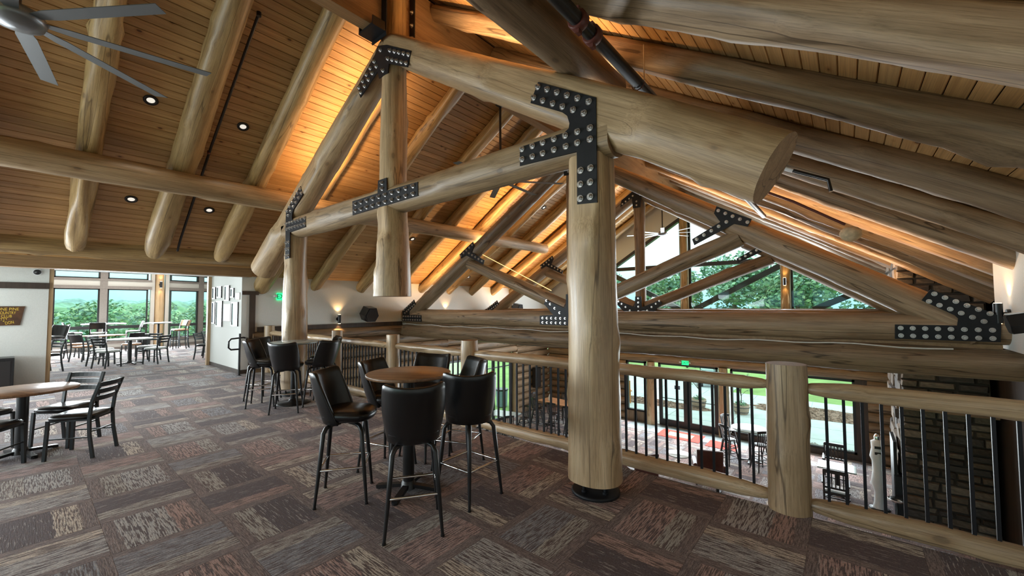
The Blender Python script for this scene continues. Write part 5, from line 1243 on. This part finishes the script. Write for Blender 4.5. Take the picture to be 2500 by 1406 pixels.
def planter(x, y, lb):
    t = empty('barrel_planter', (x, y, ZG+.05), 0, lb, 'planter')
    m = MB(); m.lathe([(.26, 0), (.33, .22), (.35, .42), (.32, .42), (.31, .36), (0, .36)], TERRA, 20); m.build('barrel', t)
    for z, r in ((.1, .3), (.32, .347)): m = MB(); m.lathe([(r, z-.02), (r+.006, z-.02), (r+.01, z+.02), (r, z+.02)], BAND, 20); m.build('hoop', t)
    r = random.Random(int(x*10)); m = MB(); m.tube([(0, 0, .35), (.02, 0, .8), (-.01, .02, 1.2)], [.022, .018, .012], BARK, 6)
    tips = []
    for k in range(12):
        a = r.uniform(0, 6.28); z = r.uniform(.8, 1.2); e = (.45*cos(a)*r.uniform(.5, 1), .45*sin(a)*r.uniform(.5, 1), z+r.uniform(.3, .75)); m.tube([(0, 0, z), ((e[0])*.5, e[1]*.5, (z+e[2])/2+.05), e], [.009, .007, .004], BARK, 5); tips.append(e)
    m.build('trunk', t); m = MB()
    for e in tips: leaf_cloud(m, e, .14, 16, .035, LEAF, r, shell=0)
    leaf_cloud(m, (0, 0, .45), .27, 120, .05, LEAF, r, (1, 1, .5), 0); o = m.build('foliage', t); o['kind'] = 'stuff'
planter(-5.75, 21.3, 'wooden barrel planter with thin young tree seen through the right glass door'); planter(-3.9, 21.3, 'wooden barrel planter with thin young tree seen through the large hall window')
# golf cart with its nose towards the building
gc = empty('golf_cart', (-6.75, 27.6, ZG+.031), .25, 'dark blue golf cart with clear windscreen parked beyond the patio', 'golf cart')
m = MB(); m.box((0, .9, .55), (1.15, 1.7, .32), CARTBLUE, bev=.06); m.box((0, -.55, .52), (1.1, .7, .45), CARTBLUE, bev=.12); m.build('body', gc)
m = MB(); m.box((0, 1.0, .78), (1.05, .5, .16), WHITE, bev=.04); m.box((0, 1.3, 1.05), (1.05, .12, .45), WHITE, bev=.04); m.build('seat', gc)
m = MB(); m.box((0, .7, 1.9), (1.2, 1.9, .07), WHITE, bev=.02); m.build('roof', gc)
for sx in (-1, 1):
    m = MB(); m.tube([(sx*.54, -.35, .75), (sx*.55, -.1, 1.88)], .02, BLKMETAL, 6); m.build('roof_post', gc); m = MB(); m.tube([(sx*.54, 1.55, .75), (sx*.55, 1.55, 1.88)], .02, BLKMETAL, 6); m.build('roof_post', gc)
    for y in (-.6, 1.35): m = MB(); m.tube([(sx*.48-.09, y, .22), (sx*.48+.09, y, .22)], .22, VINYL, 16); m.build('wheel', gc)
    m = MB(); m.box((sx*.36, -.905, .56), (.2, .02, .1), WHITE); m.build('headlight', gc)
m = MB(); m.tube([(.0+.26+.17*cos(2*pi*i/16), .28+.05*sin(2*pi*i/16), 1.12+.15*sin(2*pi*i/16)) for i in range(16)], .016, BLKMETAL, 6, closed=True); m.tube([(.26, .28, 1.12), (.26, .05, .8)], .02, BLKMETAL, 6); m.bar((.1, .28, 1.12), (.42, .28, 1.12), .02, .03, BLKMETAL); m.build('steering_wheel', gc)
m = MB(); v = [(-.53, -.36, .76), (.53, -.36, .76), (.53, -.14, 1.8), (-.53, -.14, 1.8)]; m.add(v+[(a, b+.008, c) for a, b, c in v], [(0, 1, 2, 3), (7, 6, 5, 4), (0, 4, 5, 1), (2, 6, 7, 3), (1, 5, 6, 2), (3, 7, 4, 0)], GLASS); m.build('windscreen', gc)
pc = empty('golf_push_cart', (-10.0, 34.6, ZG), .8, 'golf bag on a three-wheeled push cart out on the lawn', 'push cart')
m = MB(); m.tube([(0, .1, .45), (0, -.35, 1.25)], [.16, .19], LAM_WHITE, 12); m.build('golf_bag', pc)
for k, (x, y) in enumerate(((-.35, -.3), (.35, -.3), (0, .75))): m = MB(); m.tube([(x-.03, y, .18), (x+.03, y, .18)], .18, VINYL, 14); m.build('wheel', pc)
m = MB(); m.tube([(0, .75, .2), (0, .1, .5), (0, -.5, 1.1), (0, -.75, 1.15)], .025, BLKMETAL, 6); m.tube([(-.35, -.3, .2), (0, 0, .45), (.35, -.3, .2)], .022, BLKMETAL, 6); m.build('frame', pc)
m = MB()
for k in range(5): m.tube([(.05*(k-2), -.33, 1.2), (.07*(k-2), -.42, 1.42)], .02, CHROME, 6)
m.build('clubs', pc)
tb = empty('trash_can', (-13.6, 15.6, ZG), 0, 'grey-blue trash can outside the left side windows', 'trash can')
m = MB(); m.lathe([(.27, .02), (.30, .8), (.31, .84), (.29, .84), (.26, .1), (0, .1)], BINBLUE, 22); m.build('can', tb); m = MB(); m.lathe([(.315, .8), (.325, .84), (.315, .88), (.3, .88)], VINYL, 22); m.build('rim', tb)
bc = empty('garden_chair', (-9.1, 20.1, ZG+.05), .6, 'orange slatted garden chair on the patio', 'chair')
for i in range(5):
    m = MB(); m.box((-.24+.12*i, -.3, .75), (.1, .03, .8), ORANGE); m.build('back_slat', bc); m = MB(); m.box((0, -.2+.12*i, .4), (.6, .1, .025), ORANGE); m.build('seat_slat', bc)
for sx in (-1, 1):
    for y in (-.28, .28): m = MB(); m.bar((sx*.28, y, 0), (sx*.28, y, .6), .06, .04, ORANGE); m.build('leg', bc)
    m = MB(); m.box((sx*.31, 0, .62), (.12, .7, .025), ORANGE); m.build('armrest', bc)
def tree(loc, h, rad, n, size, mats, lb, seed, tr=.35, blobs=16):
    t = empty('tree', loc, 0, lb, 'tree'); r = random.Random(seed)
    m = MB(); m.tube([(0, 0, 0), (.1, .05, h*.3), (0, .1, h*.6)], [h*.03, h*.022, h*.012], BARK, 8); m.build('trunk', t)
    m = MB(); per = n//blobs
    for k in range(blobs):
        a = r.uniform(0, 6.28); zz = r.uniform(0, 1); q = rad*(.75-.45*abs(zz-.35)); b = rad*r.uniform(.28, .46)
        leaf_cloud(m, (q*cos(a)*r.uniform(.4, 1), q*sin(a)*r.uniform(.4, 1), h*tr+(h*(1-tr)-b)*zz), b, per, size, mats, r, (1, 1, .8))
    o = m.build('crown', t); o['kind'] = 'stuff'
TR = [((-30, 58, ZG), 11.5, 5.2, 'broad green tree at the left of the gable view'), ((-20.5, 62, ZG), 12.5, 5.6, 'rounded green tree behind the gable centre post'), ((-11.5, 60, ZG), 13, 5.4, 'tall green tree right of the gable centre post'), ((-4.5, 58, ZG), 11, 5, 'leafy tree behind the right gable post'), ((2.5, 52, ZG), 13, 5.4, 'dense tall tree filling the right gable pane'), ((9.5, 55, ZG), 12, 5.2, 'tree at the far right of the gable view behind the chimney'), ((-25.5, 75, ZG), 11, 5.6, 'farther tree showing between the left gable trees'), ((-8, 78, ZG), 12, 6, 'farther tree showing between the right gable trees'), ((-40, 62, ZG), 10.5, 5, 'tree at the far left of the gable view')]
for i, (l, h, rd, lb) in enumerate(TR):
    tree(l, h, rd, 5200, .30, [LEAF[1], LEAF[2], LEAF[0], LEAF[3]] if i % 2 else [LEAF[1], LEAF[3], LEAF[0]], lb, 60+i, .12, 26)
# wooded valley beyond the lounge windows: rows of rounded crowns too many to count, plus nearer single trees
for i, (l, h, rd, lb) in enumerate([((-78, 6.5, ZG-1.5), 8.2, 4.6, 'leafy tree on the slope seen low in the left lounge window'), ((-84, 14.0, ZG-1.5), 8.0, 4.8, 'leafy tree on the slope seen in the second lounge window'), ((-95, 22, ZG-1.5), 8.2, 4.8, 'leafy tree on the slope left of the lounge log post'), ((-92, 31.5, ZG-1.5), 7.6, 4.2, 'leafy tree on the slope right of the lounge log post'), ((-70, 1.2, ZG-1.5), 7.4, 4.2, 'leafy tree on the slope at the far left of the lounge view')]):
    tree(l, h, rd, 3000, .30, [LEAF[2], LEAF[1], LEAF[3]], lb, 90+i, .1, 20)
m = MB(); r = random.Random(11)
import bmesh
_bm = bmesh.new(); bmesh.ops.create_icosphere(_bm, subdivisions=2, radius=1); icv = [v.co.copy() for v in _bm.verts]; icf = [tuple(v.index for v in f.verts) for f in _bm.faces]; _bm.free()
HAZ = [plain('hazy_' + n, c, 1.0, noise=.35, nscale=.25) for n, c in (('near_wood', (.19, .38, .20)), ('mid_wood', (.21, .40, .28)), ('far_wood', (.24, .42, .38)))]  # bluer with distance: haze put into the colour
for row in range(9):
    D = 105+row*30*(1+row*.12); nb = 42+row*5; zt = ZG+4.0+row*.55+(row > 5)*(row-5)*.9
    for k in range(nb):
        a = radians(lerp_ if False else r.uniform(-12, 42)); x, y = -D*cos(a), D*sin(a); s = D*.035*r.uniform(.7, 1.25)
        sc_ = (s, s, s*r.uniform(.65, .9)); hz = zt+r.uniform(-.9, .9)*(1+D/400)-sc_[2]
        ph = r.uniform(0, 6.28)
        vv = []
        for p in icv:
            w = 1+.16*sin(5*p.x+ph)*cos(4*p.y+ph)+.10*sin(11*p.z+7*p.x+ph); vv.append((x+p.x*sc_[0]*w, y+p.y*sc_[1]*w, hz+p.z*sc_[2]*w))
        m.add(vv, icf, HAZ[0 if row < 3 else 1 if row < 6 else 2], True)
o = m.build('wooded_hills'); tag(o, 'wooded hills rolling to the horizon beyond the lounge windows', 'woods', kind='stuff')
